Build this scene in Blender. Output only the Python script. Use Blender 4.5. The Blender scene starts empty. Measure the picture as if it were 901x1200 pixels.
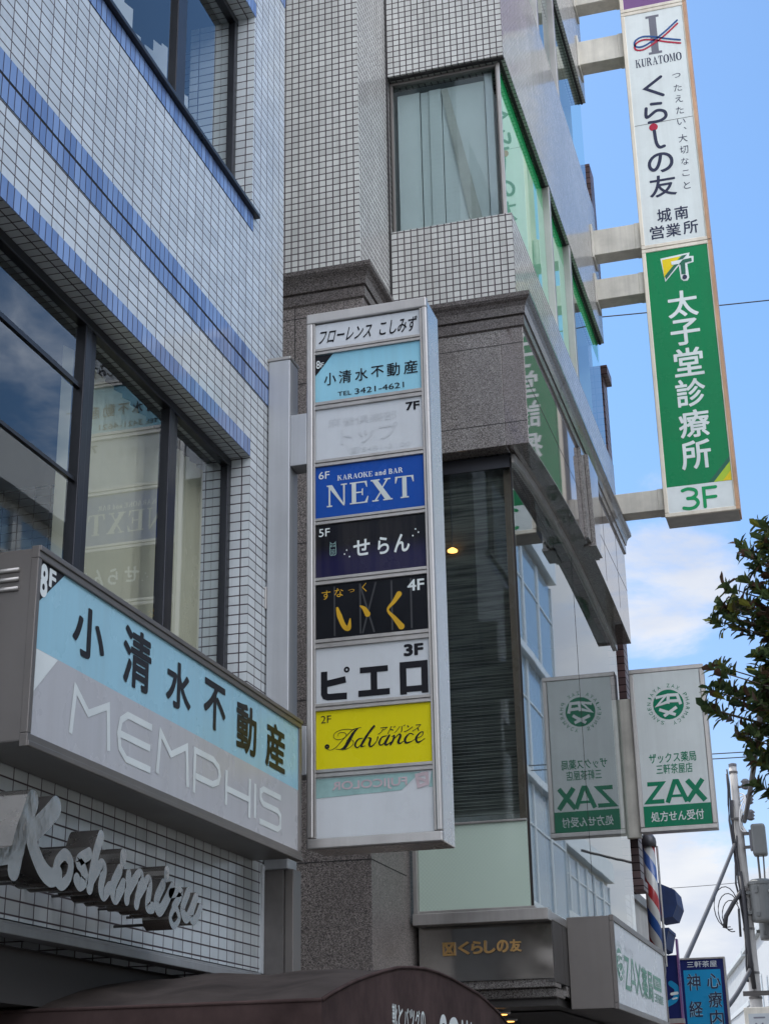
import bpy, math, random
from mathutils import Vector, Matrix

# ------------------------------------------------------------------ camera, sky, sun, exposure
SC = bpy.context.scene
COL = SC.collection
R = math.radians
rnd = random.Random(11)

cam_d = bpy.data.cameras.new('camera')
cam = bpy.data.objects.new('camera', cam_d)
COL.objects.link(cam)
SC.camera = cam
CP, CR, CY = 0.368327883, -0.0190825209, -0.277106086          # pitch, roll, yaw
f_ = Vector((math.sin(CY) * math.cos(CP), math.cos(CY) * math.cos(CP), math.sin(CP)))
r_ = Vector((math.cos(CY), -math.sin(CY), 0))
u_ = r_.cross(f_)
r2 = r_ * math.cos(CR) + u_ * math.sin(CR)
u2 = -r_ * math.sin(CR) + u_ * math.cos(CR)
cam.matrix_world = Matrix(((r2.x, u2.x, -f_.x, 0), (r2.y, u2.y, -f_.y, 0), (r2.z, u2.z, -f_.z, 1.6), (0, 0, 0, 1)))
cam_d.sensor_fit = 'VERTICAL'
cam_d.sensor_height = 36
cam_d.lens = 1815.28 / 1200 * 36
cam_d.clip_start = 0.05
cam_d.clip_end = 3000

SUN_EL, SUN_AZ = R(58), R(-52)            # azimuth measured from +Y towards +X: the sun stands behind the left-hand houses
world = bpy.data.worlds.new('World')
SC.world = world
world.use_nodes = True
SKY_STRENGTH = 0.12
SUN_STRENGTH = 4.0
SC.view_settings.view_transform = 'Standard'
SC.view_settings.look = 'None'
SC.view_settings.exposure = 0.45
SC.view_settings.gamma = 1
SC.view_settings.use_curve_mapping = False
SC.cycles.max_bounces = 10
SC.cycles.glossy_bounces = 6
SC.cycles.transparent_max_bounces = 16
SC.cycles.diffuse_bounces = 4
SC.cycles.caustics_reflective = False
SC.cycles.caustics_refractive = False
SC.cycles.sample_clamp_indirect = 6
SC.cycles.use_denoising = True


def nd(nt, t, **k):
    n = nt.nodes.new(t)
    for a, v in k.items():
        if a.startswith('i_'):
            key = a[2:]
            key = int(key) if key.isdigit() else key.replace('_', ' ')
            n.inputs[key].default_value = v
        else:
            setattr(n, a, v)
    return n


def mth(nt, op, a, b=None, c=None, clamp=False):
    n = nt.nodes.new('ShaderNodeMath')
    n.operation = op
    n.use_clamp = clamp
    for i, v in enumerate((a, b, c)):
        if v is None:
            continue
        if isinstance(v, (int, float)):
            n.inputs[i].default_value = v
        else:
            nt.links.new(v, n.inputs[i])
    return n.outputs[0]


def mixc(nt, fac, a, b, blend='MIX'):
    n = nt.nodes.new('ShaderNodeMix')
    n.data_type = 'RGBA'
    n.blend_type = blend
    for i, v in ((0, fac), (6, a), (7, b)):
        if isinstance(v, (int, float)):
            n.inputs[i].default_value = v
        elif isinstance(v, tuple):
            n.inputs[i].default_value = v if len(v) == 4 else (*v, 1)
        else:
            nt.links.new(v, n.inputs[i])
    return n.outputs[2]


def rng(nt, v, a, b, c=0.0, d=1.0, smooth=True):
    n = nt.nodes.new('ShaderNodeMapRange')
    n.interpolation_type = 'SMOOTHSTEP' if smooth else 'LINEAR'
    nt.links.new(v, n.inputs[0])
    for i, x in enumerate((a, b, c, d)):
        n.inputs[i + 1].default_value = x
    return n.outputs[0]


def build_world():
    nt = world.node_tree
    nt.nodes.clear()
    L = nt.links.new
    out = nd(nt, 'ShaderNodeOutputWorld')
    bg = nd(nt, 'ShaderNodeBackground')
    bg.inputs[1].default_value = SKY_STRENGTH
    sky = nd(nt, 'ShaderNodeTexSky', sky_type='NISHITA', sun_disc=False, sun_elevation=SUN_EL, sun_rotation=SUN_AZ,
             altitude=40, air_density=1.0, dust_density=1.0, ozone_density=1.6)
    tc = nd(nt, 'ShaderNodeTexCoord')
    sp = nd(nt, 'ShaderNodeSeparateXYZ')
    L(tc.outputs['Generated'], sp.inputs[0])
    x, y, z = sp.outputs
    zz = mth(nt, 'ADD', mth(nt, 'MAXIMUM', z, 0.0), 0.22)
    cu = mth(nt, 'DIVIDE', x, zz)
    cv = mth(nt, 'DIVIDE', y, zz)
    cb = nd(nt, 'ShaderNodeCombineXYZ')
    L(cu, cb.inputs[0])
    L(cv, cb.inputs[1])
    n1 = nd(nt, 'ShaderNodeTexNoise', i_Scale=2.1, i_Detail=10.0, i_Roughness=0.62, i_Distortion=0.35)
    L(cb.outputs[0], n1.inputs['Vector'])

    def blob(d, lo, hi, amount):
        v = nd(nt, 'ShaderNodeVectorMath', operation='DOT_PRODUCT')
        L(tc.outputs['Generated'], v.inputs[0])
        v.inputs[1].default_value = Vector(d).normalized()
        return rng(nt, v.outputs['Value'], lo, hi, 0.0, amount)
    bias = blob((-0.088, 0.942, 0.322), 0.9964, 0.9994, 0.33)             # the small cumulus over the street
    bias = mth(nt, 'ADD', bias, rng(nt, z, 0.26, 0.10, 0.0, 0.40))         # bank of cloud towards the horizon
    bias = mth(nt, 'ADD', bias, rng(nt, y, 0.60, -0.10, 0.0, 0.24))        # unseen broken cloud added behind and beside the camera to brighten the street
    bias = mth(nt, 'ADD', bias, blob((0.435, 0.81, 0.375), 0.985, 0.9975, 0.10))
    bias = mth(nt, 'ADD', bias, blob((0.175, 0.94, 0.27), 0.982, 0.9985, 0.42))
    bias = mth(nt, 'SUBTRACT', bias, mth(nt, 'MULTIPLY', blob((-0.02, 0.86, 0.50), 0.93, 0.99, 0.16), 1.0))
    v = mth(nt, 'ADD', n1.outputs[0], bias)
    m = rng(nt, v, 0.60, 0.80)
    n2 = nd(nt, 'ShaderNodeTexNoise', i_Scale=3.4, i_Detail=5.0)
    L(cb.outputs[0], n2.inputs['Vector'])
    cl = mixc(nt, rng(nt, n2.outputs[0], 0.35, 0.65), (4.3, 4.6, 5.3), (5.6, 5.65, 5.8))
    # unseen cloud brightened: behind the camera to light the street, at right for reflections
    boost = mth(nt, 'ADD', mth(nt, 'ADD', 1.0, rng(nt, y, 0.62, 0.0, 0.0, 2.4)), rng(nt, x, 0.22, 0.50, 0.0, 1.6))
    vs = nd(nt, 'ShaderNodeVectorMath', operation='SCALE')
    L(cl, vs.inputs[0])
    L(boost, vs.inputs['Scale'])
    cl = vs.outputs[0]
    tint = mixc(nt, 1.0, sky.outputs[0], mixc(nt, rng(nt, z, 0.12, 0.48), (0.86, 0.92, 1.05), (0.79, 1.06, 1.25)), 'MULTIPLY')
    L(mixc(nt, mth(nt, 'MULTIPLY', m, 0.92), tint, cl), bg.inputs[0])
    L(bg.outputs[0], out.inputs[0])


build_world()
sun_d = bpy.data.lights.new('sun', 'SUN')
sun_d.energy = SUN_STRENGTH
sun_d.angle = R(0.53)
sun_d.color = (1.0, 0.95, 0.87)
sun = bpy.data.objects.new('sun', sun_d)
COL.objects.link(sun)
sv = Vector((math.sin(SUN_AZ) * math.cos(SUN_EL), math.cos(SUN_AZ) * math.cos(SUN_EL), math.sin(SUN_EL)))
sun.rotation_euler = sv.to_track_quat('Z', 'Y').to_euler()
sun.location = (-30, 20, 60)

# ------------------------------------------------------------------ materials
M = {}


def new_mat(name):
    m = bpy.data.materials.new(name)
    m.use_nodes = True
    nt = m.node_tree
    nt.nodes.clear()
    out = nd(nt, 'ShaderNodeOutputMaterial')
    M[name] = m
    return m, nt, out


def pbsdf(nt, out):
    b = nd(nt, 'ShaderNodeBsdfPrincipled')
    nt.links.new(b.outputs[0], out.inputs[0])
    return b


def plain(name, c, rough=0.5, metal=0.0, var=0.10, scale=3.0, streak=0.0, streak_c=(0.12, 0.10, 0.08), bump=0.0, bscale=60.0, spec=0.5, aniso=None):
    """paint, plastic or metal with uneven tone, vertical dirt streaks and a fine bump"""
    m, nt, out = new_mat(name)
    b = pbsdf(nt, out)
    L = nt.links.new
    g = nd(nt, 'ShaderNodeNewGeometry')
    n = nd(nt, 'ShaderNodeTexNoise', i_Scale=scale, i_Detail=6.0, i_Roughness=0.6)
    L(g.outputs['Position'], n.inputs['Vector'])
    f = rng(nt, n.outputs[0], 0.3, 0.7, 1 - var, 1 + var, False)
    hs = nd(nt, 'ShaderNodeHueSaturation')
    hs.inputs['Color'].default_value = (*c, 1)
    L(f, hs.inputs['Value'])
    colr = hs.outputs[0]
    if streak:
        mp = nd(nt, 'ShaderNodeMapping')
        mp.inputs['Scale'].default_value = (14, 14, 0.45)
        L(g.outputs['Position'], mp.inputs[0])
        n2 = nd(nt, 'ShaderNodeTexNoise', i_Scale=1.0, i_Detail=5.0, i_Roughness=0.65)
        L(mp.outputs[0], n2.inputs['Vector'])
        colr = mixc(nt, rng(nt, n2.outputs[0], 0.42, 0.95, 0.0, streak, False), colr, streak_c)
    L(colr, b.inputs['Base Color'])
    b.inputs['Roughness'].default_value = rough
    L(rng(nt, n.outputs[0], 0.2, 0.8, max(0.02, rough - 0.08), rough + 0.08, False), b.inputs['Roughness'])
    b.inputs['Metallic'].default_value = metal
    b.inputs['Specular IOR Level'].default_value = spec
    if bump:
        nb = nd(nt, 'ShaderNodeTexNoise', i_Scale=bscale, i_Detail=3.0)
        L(g.outputs['Position'], nb.inputs['Vector'])
        bp = nd(nt, 'ShaderNodeBump', i_Strength=bump, i_Distance=0.01)
        L(nb.outputs[0], bp.inputs['Height'])
        L(bp.outputs[0], b.inputs['Normal'])
    return m


def tile_uv(nt, ou=0.0, ov=0.0):
    """wall coordinates in metres: along the wall and up (soffits: across and along)"""
    L = nt.links.new
    g = nd(nt, 'ShaderNodeNewGeometry')
    p = nd(nt, 'ShaderNodeSeparateXYZ')
    L(g.outputs['Position'], p.inputs[0])
    n = nd(nt, 'ShaderNodeSeparateXYZ')
    L(g.outputs['True Normal'], n.inputs[0])
    mx = mth(nt, 'GREATER_THAN', mth(nt, 'ABSOLUTE', n.outputs[0]), 0.6)
    mz = mth(nt, 'GREATER_THAN', mth(nt, 'ABSOLUTE', n.outputs[2]), 0.6)

    def mix(f, a, b):
        return mth(nt, 'ADD', mth(nt, 'MULTIPLY', a, mth(nt, 'SUBTRACT', 1.0, f)), mth(nt, 'MULTIPLY', b, f))
    u = mix(mx, p.outputs[0], p.outputs[1])
    v = mix(mz, p.outputs[2], p.outputs[1])
    return g, mth(nt, 'ADD', u, ou), mth(nt, 'ADD', v, ov)


def tile(name, c, grout, pu, pv, gap, ou=0.0, ov=0.0, rough=0.14, jit=0.012, var=0.06, hue=0.0, dirt=0.12, c2=None):
    m, nt, out = new_mat(name)
    b = pbsdf(nt, out)
    L = nt.links.new
    g, u, v = tile_uv(nt, ou, ov)
    us = mth(nt, 'DIVIDE', u, pu)
    vs = mth(nt, 'DIVIDE', v, pv)
    fu, fv = mth(nt, 'FRACT', us), mth(nt, 'FRACT', vs)
    du = mth(nt, 'MULTIPLY', mth(nt, 'MINIMUM', fu, mth(nt, 'SUBTRACT', 1.0, fu)), pu)
    dv = mth(nt, 'MULTIPLY', mth(nt, 'MINIMUM', fv, mth(nt, 'SUBTRACT', 1.0, fv)), pv)
    d = mth(nt, 'MINIMUM', du, dv)
    face = rng(nt, d, gap * 0.5 - 0.0008, gap * 0.5 + 0.0012)
    cell = nd(nt, 'ShaderNodeCombineXYZ')
    L(mth(nt, 'FLOOR', us), cell.inputs[0])
    L(mth(nt, 'FLOOR', vs), cell.inputs[1])
    wn = nd(nt, 'ShaderNodeTexWhiteNoise', noise_dimensions='2D')
    L(cell.outputs[0], wn.inputs['Vector'])
    big = nd(nt, 'ShaderNodeTexNoise', i_Scale=1.3, i_Detail=6.0, i_Roughness=0.65)
    L(g.outputs['Position'], big.inputs['Vector'])
    hs = nd(nt, 'ShaderNodeHueSaturation')
    hs.inputs['Color'].default_value = (*c, 1)
    val = mth(nt, 'MULTIPLY', rng(nt, wn.outputs[0], 0, 1, 1 - var, 1 + var, False), rng(nt, big.outputs[0], 0.3, 0.7, 1 - dirt, 1 + dirt * 0.4, False))
    L(val, hs.inputs['Value'])
    colr = hs.outputs[0]
    if c2:
        L(mixc(nt, rng(nt, wn.outputs[0], 0.0, 1.0, 0, 1, False), c, c2), hs.inputs['Color'])
    # run-off grime
    mp = nd(nt, 'ShaderNodeMapping')
    mp.inputs['Scale'].default_value = (9, 9, 0.5)
    L(g.outputs['Position'], mp.inputs[0])
    n2 = nd(nt, 'ShaderNodeTexNoise', i_Scale=1.0, i_Detail=6.0, i_Roughness=0.7)
    L(mp.outputs[0], n2.inputs['Vector'])
    colr = mixc(nt, rng(nt, n2.outputs[0], 0.48, 0.84, 0.0, dirt * 2.8), colr, (0.16, 0.14, 0.12))
    L(mixc(nt, face, grout, colr), b.inputs['Base Color'])
    L(rng(nt, face, 0, 1, 0.85, rough, False), b.inputs['Roughness'])
    L(rng(nt, face, 0, 1, 0.0, 0.5, False), b.inputs['Specular IOR Level'])
    bp = nd(nt, 'ShaderNodeBump', i_Strength=0.5, i_Distance=0.004)
    L(face, bp.inputs['Height'])
    # every tile sits a hair out of true
    vm = nd(nt, 'ShaderNodeVectorMath', operation='MULTIPLY_ADD')
    L(wn.outputs[1], vm.inputs[0])
    vm.inputs[1].default_value = (jit, jit, jit)
    vm.inputs[2].default_value = (-jit / 2,) * 3
    va = nd(nt, 'ShaderNodeVectorMath', operation='ADD')
    L(bp.outputs[0], va.inputs[0])
    L(vm.outputs[0], va.inputs[1])
    vn = nd(nt, 'ShaderNodeVectorMath', operation='NORMALIZE')
    L(va.outputs[0], vn.inputs[0])
    L(vn.outputs[0], b.inputs['Normal'])
    return m


def granite(name, c1, c2, rough=0.1, scale=240.0, spec=0.5):
    m, nt, out = new_mat(name)
    b = pbsdf(nt, out)
    L = nt.links.new
    g = nd(nt, 'ShaderNodeNewGeometry')
    n = nd(nt, 'ShaderNodeTexVoronoi', i_Scale=scale, i_Randomness=1.0)
    L(g.outputs['Position'], n.inputs['Vector'])
    s = nd(nt, 'ShaderNodeSeparateColor')
    L(n.outputs['Color'], s.inputs[0])
    big = nd(nt, 'ShaderNodeTexNoise', i_Scale=2.0, i_Detail=7.0, i_Roughness=0.65)
    L(g.outputs['Position'], big.inputs['Vector'])
    cc = mixc(nt, rng(nt, s.outputs[0], 0.25, 0.95), c1, c2)
    cc = mixc(nt, rng(nt, s.outputs[1], 0.86, 0.92), cc, (0.02, 0.018, 0.018))
    L(mixc(nt, rng(nt, big.outputs[0], 0.3, 0.75, 0.0, 0.45), cc, (0.09, 0.075, 0.07)), b.inputs['Base Color'])
    b.inputs['Roughness'].default_value = rough
    b.inputs['Specular IOR Level'].default_value = spec
    return m


def glass(name, tint=(0.9, 0.95, 0.95), ior=1.7, wave=0.0, wscale=1.2, haze=0.0):
    """window glass: reflection by Fresnel over a clear, slightly tinted pane"""
    m, nt, out = new_mat(name)
    L = nt.links.new
    fr = nd(nt, 'ShaderNodeFresnel')
    gb = nd(nt, 'ShaderNodeNewGeometry')
    # a thin pane reflects alike from both sides
    L(mth(nt, 'ADD', ior, mth(nt, 'MULTIPLY', gb.outputs['Backfacing'], 1.0 / ior - ior)), fr.inputs['IOR'])
    tr = nd(nt, 'ShaderNodeBsdfTransparent')
    tr.inputs[0].default_value = (*tint, 1)
    gl = nd(nt, 'ShaderNodeBsdfGlossy', i_Roughness=0.012)
    gl.inputs[0].default_value = (0.93, 0.97, 0.98, 1)
    if wave:
        g = nd(nt, 'ShaderNodeNewGeometry')
        n = nd(nt, 'ShaderNodeTexNoise', i_Scale=wscale, i_Detail=1.0)
        L(g.outputs['Position'], n.inputs['Vector'])
        bp = nd(nt, 'ShaderNodeBump', i_Strength=1.0, i_Distance=wave)
        L(n.outputs[0], bp.inputs['Height'])
        L(bp.outputs[0], gl.inputs['Normal'])
        L(bp.outputs[0], fr.inputs['Normal'])
    mx = nd(nt, 'ShaderNodeMixShader')
    L(fr.outputs[0], mx.inputs[0])
    base = tr.outputs[0]
    if haze:
        df = nd(nt, 'ShaderNodeBsdfDiffuse')
        df.inputs[0].default_value = (0.5, 0.55, 0.55, 1)
        m2 = nd(nt, 'ShaderNodeMixShader')
        m2.inputs[0].default_value = haze
        L(base, m2.inputs[1])
        L(df.outputs[0], m2.inputs[2])
        base = m2.outputs[0]
    L(base, mx.inputs[1])
    L(gl.outputs[0], mx.inputs[2])
    L(mx.outputs[0], out.inputs[0])
    return m


def emit(name, c, s):
    m, nt, out = new_mat(name)
    e = nd(nt, 'ShaderNodeEmission')
    e.inputs[0].default_value = (*c, 1)
    e.inputs[1].default_value = s
    nt.links.new(e.outputs[0], out.inputs[0])
    return m


def banded(name, axis, stops, rough=0.3, soft=0.0):
    """a printed panel whose ink changes along one world axis (0 x, 1 y, 2 z); stops = [(coordinate, colour)...]"""
    m, nt, out = new_mat(name)
    b = pbsdf(nt, out)
    g = nd(nt, 'ShaderNodeNewGeometry')
    p = nd(nt, 'ShaderNodeSeparateXYZ')
    nt.links.new(g.outputs['Position'], p.inputs[0])
    cc = stops[0][1]
    for (at, c) in stops[1:]:
        cc = mixc(nt, rng(nt, p.outputs[axis], at - soft - 1e-4, at + soft + 1e-4), cc, c)
    n = nd(nt, 'ShaderNodeTexNoise', i_Scale=4.0, i_Detail=5.0)
    nt.links.new(g.outputs['Position'], n.inputs['Vector'])
    mp = nd(nt, 'ShaderNodeMapping')
    mp.inputs['Scale'].default_value = (16, 16, 0.8)
    nt.links.new(g.outputs['Position'], mp.inputs[0])
    n2 = nd(nt, 'ShaderNodeTexNoise', i_Scale=1.0, i_Detail=5.0, i_Roughness=0.65)
    nt.links.new(mp.outputs[0], n2.inputs['Vector'])
    b.inputs['Specular IOR Level'].default_value = 0.2
    cc = mixc(nt, rng(nt, n2.outputs[0], 0.40, 0.95, 0.0, 0.20, False), cc, (0.20, 0.17, 0.14))
    nt.links.new(cc, b.inputs['Base Color'])
    nt.links.new(rng(nt, n.outputs[0], 0.3, 0.7, rough - 0.06, rough + 0.06), b.inputs['Roughness'])
    return m


tile('white_tile', (0.625, 0.665, 0.68), (0.105, 0.088, 0.098), 0.100, 0.050, 0.0060, 0.045, 0.015, rough=0.16, jit=0.022, var=0.085, dirt=0.10)
tile('white_tile_low', (0.60, 0.63, 0.70), (0.03, 0.026, 0.03), 0.100, 0.050, 0.007, 0.045, 0.015, rough=0.2, jit=0.02, var=0.06, dirt=0.16)
tile('blue_tile', (0.165, 0.255, 0.50), (0.05, 0.05, 0.08), 0.050, 0.500, 0.0055, 0.045, 0.0, rough=0.14, jit=0.015, var=0.16, c2=(0.22, 0.315, 0.53))
tile('blush_tile', (0.565, 0.565, 0.535), (0.098, 0.083, 0.086), 0.0517, 0.0517, 0.0088, 0.0, 0.004, rough=0.12, jit=0.022, var=0.09, dirt=0.17)
tile('dark_brick', (0.10, 0.055, 0.055), (0.03, 0.02, 0.02), 0.22, 0.075, 0.010, rough=0.4, var=0.35, jit=0.01)
granite('granite', (0.135, 0.122, 0.113), (0.37, 0.345, 0.325), rough=0.12)
granite('granite_dark', (0.065, 0.056, 0.052), (0.19, 0.168, 0.158), rough=0.2)
granite('granite_rough', (0.10, 0.085, 0.078), (0.33, 0.29, 0.27), rough=0.42, scale=200)
granite('granite_polished', (0.115, 0.095, 0.088), (0.31, 0.27, 0.255), rough=0.025, spec=0.8)
granite('granite_light', (0.20, 0.18, 0.165), (0.36, 0.33, 0.31), rough=0.2)
plain('dark_joint', (0.02, 0.018, 0.018), 0.8)
plain('bronze_frame', (0.035, 0.036, 0.042), 0.32, 0.6, var=0.15)
plain('aluminium', (0.50, 0.48, 0.46), 0.42, 0.85, var=0.08, streak=0.25)
plain('aluminium_dull', (0.42, 0.40, 0.38), 0.42, 0.7, var=0.12, streak=0.4)
plain('steel_sheet', (0.62, 0.58, 0.54), 0.26, 0.95, var=0.05, bump=0.10, bscale=2.2)
plain('steel_post', (0.44, 0.45, 0.465), 0.45, 0.35, var=0.07, streak=0.3, bump=0.03, bscale=8)
plain('brown_metal', (0.17, 0.155, 0.145), 0.42, 0.45, var=0.10, streak=0.3)
plain('dark_metal', (0.075, 0.07, 0.068), 0.35, 0.4, var=0.15)
plain('cream_metal', (0.66, 0.60, 0.50), 0.42, 0.2, var=0.12, streak=0.45, streak_c=(0.30, 0.20, 0.13))
plain('rust_metal', (0.46, 0.27, 0.16), 0.5, 0.2, var=0.25, streak=0.5, streak_c=(0.22, 0.10, 0.05))
plain('grey_render', (0.42, 0.40, 0.37), 0.6, var=0.2, streak=0.35)
plain('arm_cream', (0.56, 0.53, 0.46), 0.5, 0.1, var=0.22, streak=0.55, streak_c=(0.22, 0.20, 0.18))
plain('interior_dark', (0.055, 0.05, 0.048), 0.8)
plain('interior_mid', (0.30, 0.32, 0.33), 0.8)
plain('blind_beige', (0.55, 0.52, 0.38), 0.75, var=0.08)
plain('blind_grey', (0.36, 0.35, 0.32), 0.75, var=0.2)
plain('wood_brown', (0.13, 0.085, 0.06), 0.6)
plain('blind_white', (0.49, 0.505, 0.50), 0.75, var=0.05)
plain('white_panel', (0.60, 0.625, 0.645), 0.28, var=0.03, streak=0.14, streak_c=(0.3, 0.27, 0.24), spec=0.15)
plain('faded_panel', (0.62, 0.64, 0.655), 0.3, var=0.05, streak=0.12, streak_c=(0.35, 0.3, 0.27), spec=0.15)
plain('warm_white_panel', (0.68, 0.72, 0.705), 0.28, var=0.04, streak=0.22, streak_c=(0.3, 0.3, 0.27), spec=0.15)
plain('black_panel', (0.010, 0.011, 0.014), 0.22, var=0.2, spec=0.15)
plain('blue_panel', (0.012, 0.075, 0.36), 0.25, var=0.08, streak=0.08, spec=0.15)
plain('yellow_panel', (0.72, 0.62, 0.01), 0.28, var=0.04, streak=0.06, spec=0.15)
plain('green_panel', (0.002, 0.215, 0.075), 0.28, var=0.05, streak=0.10, spec=0.15)
plain('purple_panel', (0.20, 0.10, 0.24), 0.3, spec=0.15)
plain('cyan_panel', (0.015, 0.27, 0.52), 0.3, var=0.06, streak=0.1, spec=0.15)
plain('navy_panel', (0.015, 0.022, 0.11), 0.3, spec=0.15)
plain('ink_black', (0.012, 0.012, 0.016), 0.35, spec=0.15)
plain('ink_navy', (0.035, 0.04, 0.075), 0.35, spec=0.15)
plain('ink_grey', (0.16, 0.16, 0.19), 0.35, spec=0.15)
plain('ink_white', (0.72, 0.76, 0.75), 0.35, spec=0.15)
plain('ink_silver', (0.60, 0.64, 0.62), 0.35, spec=0.15)
plain('ink_ghost', (0.570, 0.592, 0.612), 0.35, spec=0.15)
plain('ink_gold', (0.62, 0.36, 0.03), 0.35, spec=0.15)
plain('ink_red', (0.42, 0.03, 0.06), 0.35, spec=0.15)
plain('ink_blue', (0.03, 0.09, 0.25), 0.35, spec=0.15)
plain('ink_pink', (0.52, 0.42, 0.44), 0.4, var=0.15, scale=20, spec=0.15)
plain('ink_teal', (0.30, 0.46, 0.44), 0.4, var=0.15, scale=12, spec=0.15)
plain('ink_green', (0.005, 0.20, 0.10), 0.3, spec=0.15)
plain('ink_green_bright', (0.01, 0.30, 0.10), 0.3, spec=0.15)
plain('ink_lime', (0.42, 0.58, 0.05), 0.3, spec=0.15)
plain('ink_yellow', (0.78, 0.58, 0.02), 0.3, spec=0.15)
plain('ink_darkgreen', (0.03, 0.14, 0.09), 0.3, spec=0.15)
plain('ink_skyblue', (0.30, 0.53, 0.66), 0.3, spec=0.15)
plain('transom_glass', (0.27, 0.25, 0.23), 0.10, 0.75, var=0.2, scale=3)
plain('ink_charcoal', (0.026, 0.027, 0.030), 0.4)  # dark grey ink of the faint stripes on the black panel
plain('gold_letter', (0.52, 0.31, 0.11), 0.4, 0.4, var=0.2)
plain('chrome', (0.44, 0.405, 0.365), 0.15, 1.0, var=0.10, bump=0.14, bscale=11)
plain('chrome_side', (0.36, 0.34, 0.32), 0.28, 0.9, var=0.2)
plain('awning_cloth', (0.075, 0.050, 0.047), 0.95, var=0.35, scale=5, streak=0.35, streak_c=(0.045, 0.03, 0.03), bump=0.15, bscale=14, spec=0.08)
plain('awning_cloth_top', (0.065, 0.052, 0.046), 0.85, var=0.4, scale=4, bump=0.2, bscale=10, spec=0.1)
plain('blue_cloth', (0.012, 0.034, 0.12), 0.75, var=0.3, bump=0.3, bscale=9)
plain('concrete_pole', (0.34, 0.33, 0.32), 0.8, var=0.12, streak=0.3, bump=0.05)
plain('transformer_grey', (0.10, 0.105, 0.105), 0.5, 0.2, var=0.1)
plain('cable_black', (0.02, 0.02, 0.025), 0.6)
plain('cable_white', (0.6, 0.6, 0.6), 0.5)
plain('asphalt', (0.05, 0.05, 0.052), 0.9, var=0.2, bump=0.4, bscale=120)
plain('paving', (0.17, 0.16, 0.15), 0.85, var=0.15, bump=0.1)
plain('kerb_stone', (0.38, 0.37, 0.35), 0.85)
plain('earth', (0.16, 0.15, 0.13), 0.95)
plain('road_paint', (0.75, 0.75, 0.72), 0.8)
plain('far_white', (0.42, 0.44, 0.46), 0.7, var=0.05, streak=0.12)
plain('trim_grey', (0.30, 0.31, 0.32), 0.5, var=0.15, streak=0.4)
plain('pier_grey', (0.13, 0.12, 0.115), 0.7, var=0.25, scale=6, streak=0.4)
plain('far_pale', (0.45, 0.45, 0.42), 0.7, var=0.06, streak=0.15)
plain('facade_frame', (0.50, 0.54, 0.56), 0.4, 0.3)
plain('facade_panel', (0.40, 0.43, 0.45), 0.5, spec=0.15)
plain('facade_glass_sky', (0.16, 0.24, 0.32), 0.03, 0.0, var=0.02, spec=1.0)  # opaque panes: the blue base colour stands in for reflected sky
plain('bark', (0.14, 0.11, 0.085), 0.9, var=0.3, bump=0.5, bscale=40)
plain('barber_red', (0.42, 0.02, 0.03), 0.25)
plain('cap_grey', (0.10, 0.10, 0.11), 0.45, 0.5)
plain('red_panel', (0.42, 0.03, 0.03), 0.35, spec=0.15)
glass('window_glass', (0.94, 0.97, 0.97), 1.85, wave=0.0035, wscale=0.9)
glass('street_glass', (0.80, 0.90, 0.88), 2.5, wave=0.0005, wscale=0.8)
glass('clear_glass', (0.90, 0.95, 0.95), 1.36)
glass('green_glass', (0.80, 0.95, 0.86), 1.5, wave=0.0004, wscale=0.8)
emit('lamp_warm', (1.0, 0.45, 0.10), 3.0)
banded('memphis_panel', 2, [(0, (0.50, 0.50, 0.52)), (3.043, (0.34, 0.60, 0.72))], 0.28)
banded('sky_panel', 2, [(5.175, (0.30, 0.60, 0.72)), (5.44, (0.20, 0.47, 0.60))], 0.28, soft=0.12)
banded('night_panel', 2, [(4.0, (0.016, 0.015, 0.055)), (4.30, (0.006, 0.007, 0.011))], 0.25, soft=0.06)
banded('film_green', 2, [(7.0, (0.34, 0.60, 0.44)), (8.93, (0.005, 0.42, 0.13))], 0.6)


def frosted():
    m, nt, out = new_mat('frosted_film')
    b = pbsdf(nt, out)
    g, u, v = tile_uv(nt)
    a = mth(nt, 'FRACT', mth(nt, 'DIVIDE', mth(nt, 'ADD', u, v), 0.026))
    c = mth(nt, 'FRACT', mth(nt, 'DIVIDE', mth(nt, 'SUBTRACT', u, v), 0.026))
    w = mth(nt, 'LESS_THAN', mth(nt, 'MINIMUM', a, c), 0.12)
    nt.links.new(mixc(nt, mth(nt, 'MULTIPLY', w, 0.35), (0.56, 0.68, 0.58), (0.30, 0.40, 0.34)), b.inputs['Base Color'])
    b.inputs['Roughness'].default_value = 0.12
    return m


frosted()


def pleated():
    m, nt, out = new_mat('pleated_blind')
    b = pbsdf(nt, out)
    g = nd(nt, 'ShaderNodeNewGeometry')
    mp = nd(nt, 'ShaderNodeMapping')
    mp.inputs['Scale'].default_value = (1.5, 1.5, 42)
    nt.links.new(g.outputs['Position'], mp.inputs[0])
    n = nd(nt, 'ShaderNodeTexNoise', i_Scale=1.0, i_Detail=3.0, i_Roughness=0.7)
    nt.links.new(mp.outputs[0], n.inputs['Vector'])
    nt.links.new(mixc(nt, rng(nt, n.outputs[0], 0.35, 0.66), (0.06, 0.057, 0.051), (0.24, 0.23, 0.205)), b.inputs['Base Color'])
    b.inputs['Roughness'].default_value = 0.8


pleated()


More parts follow.
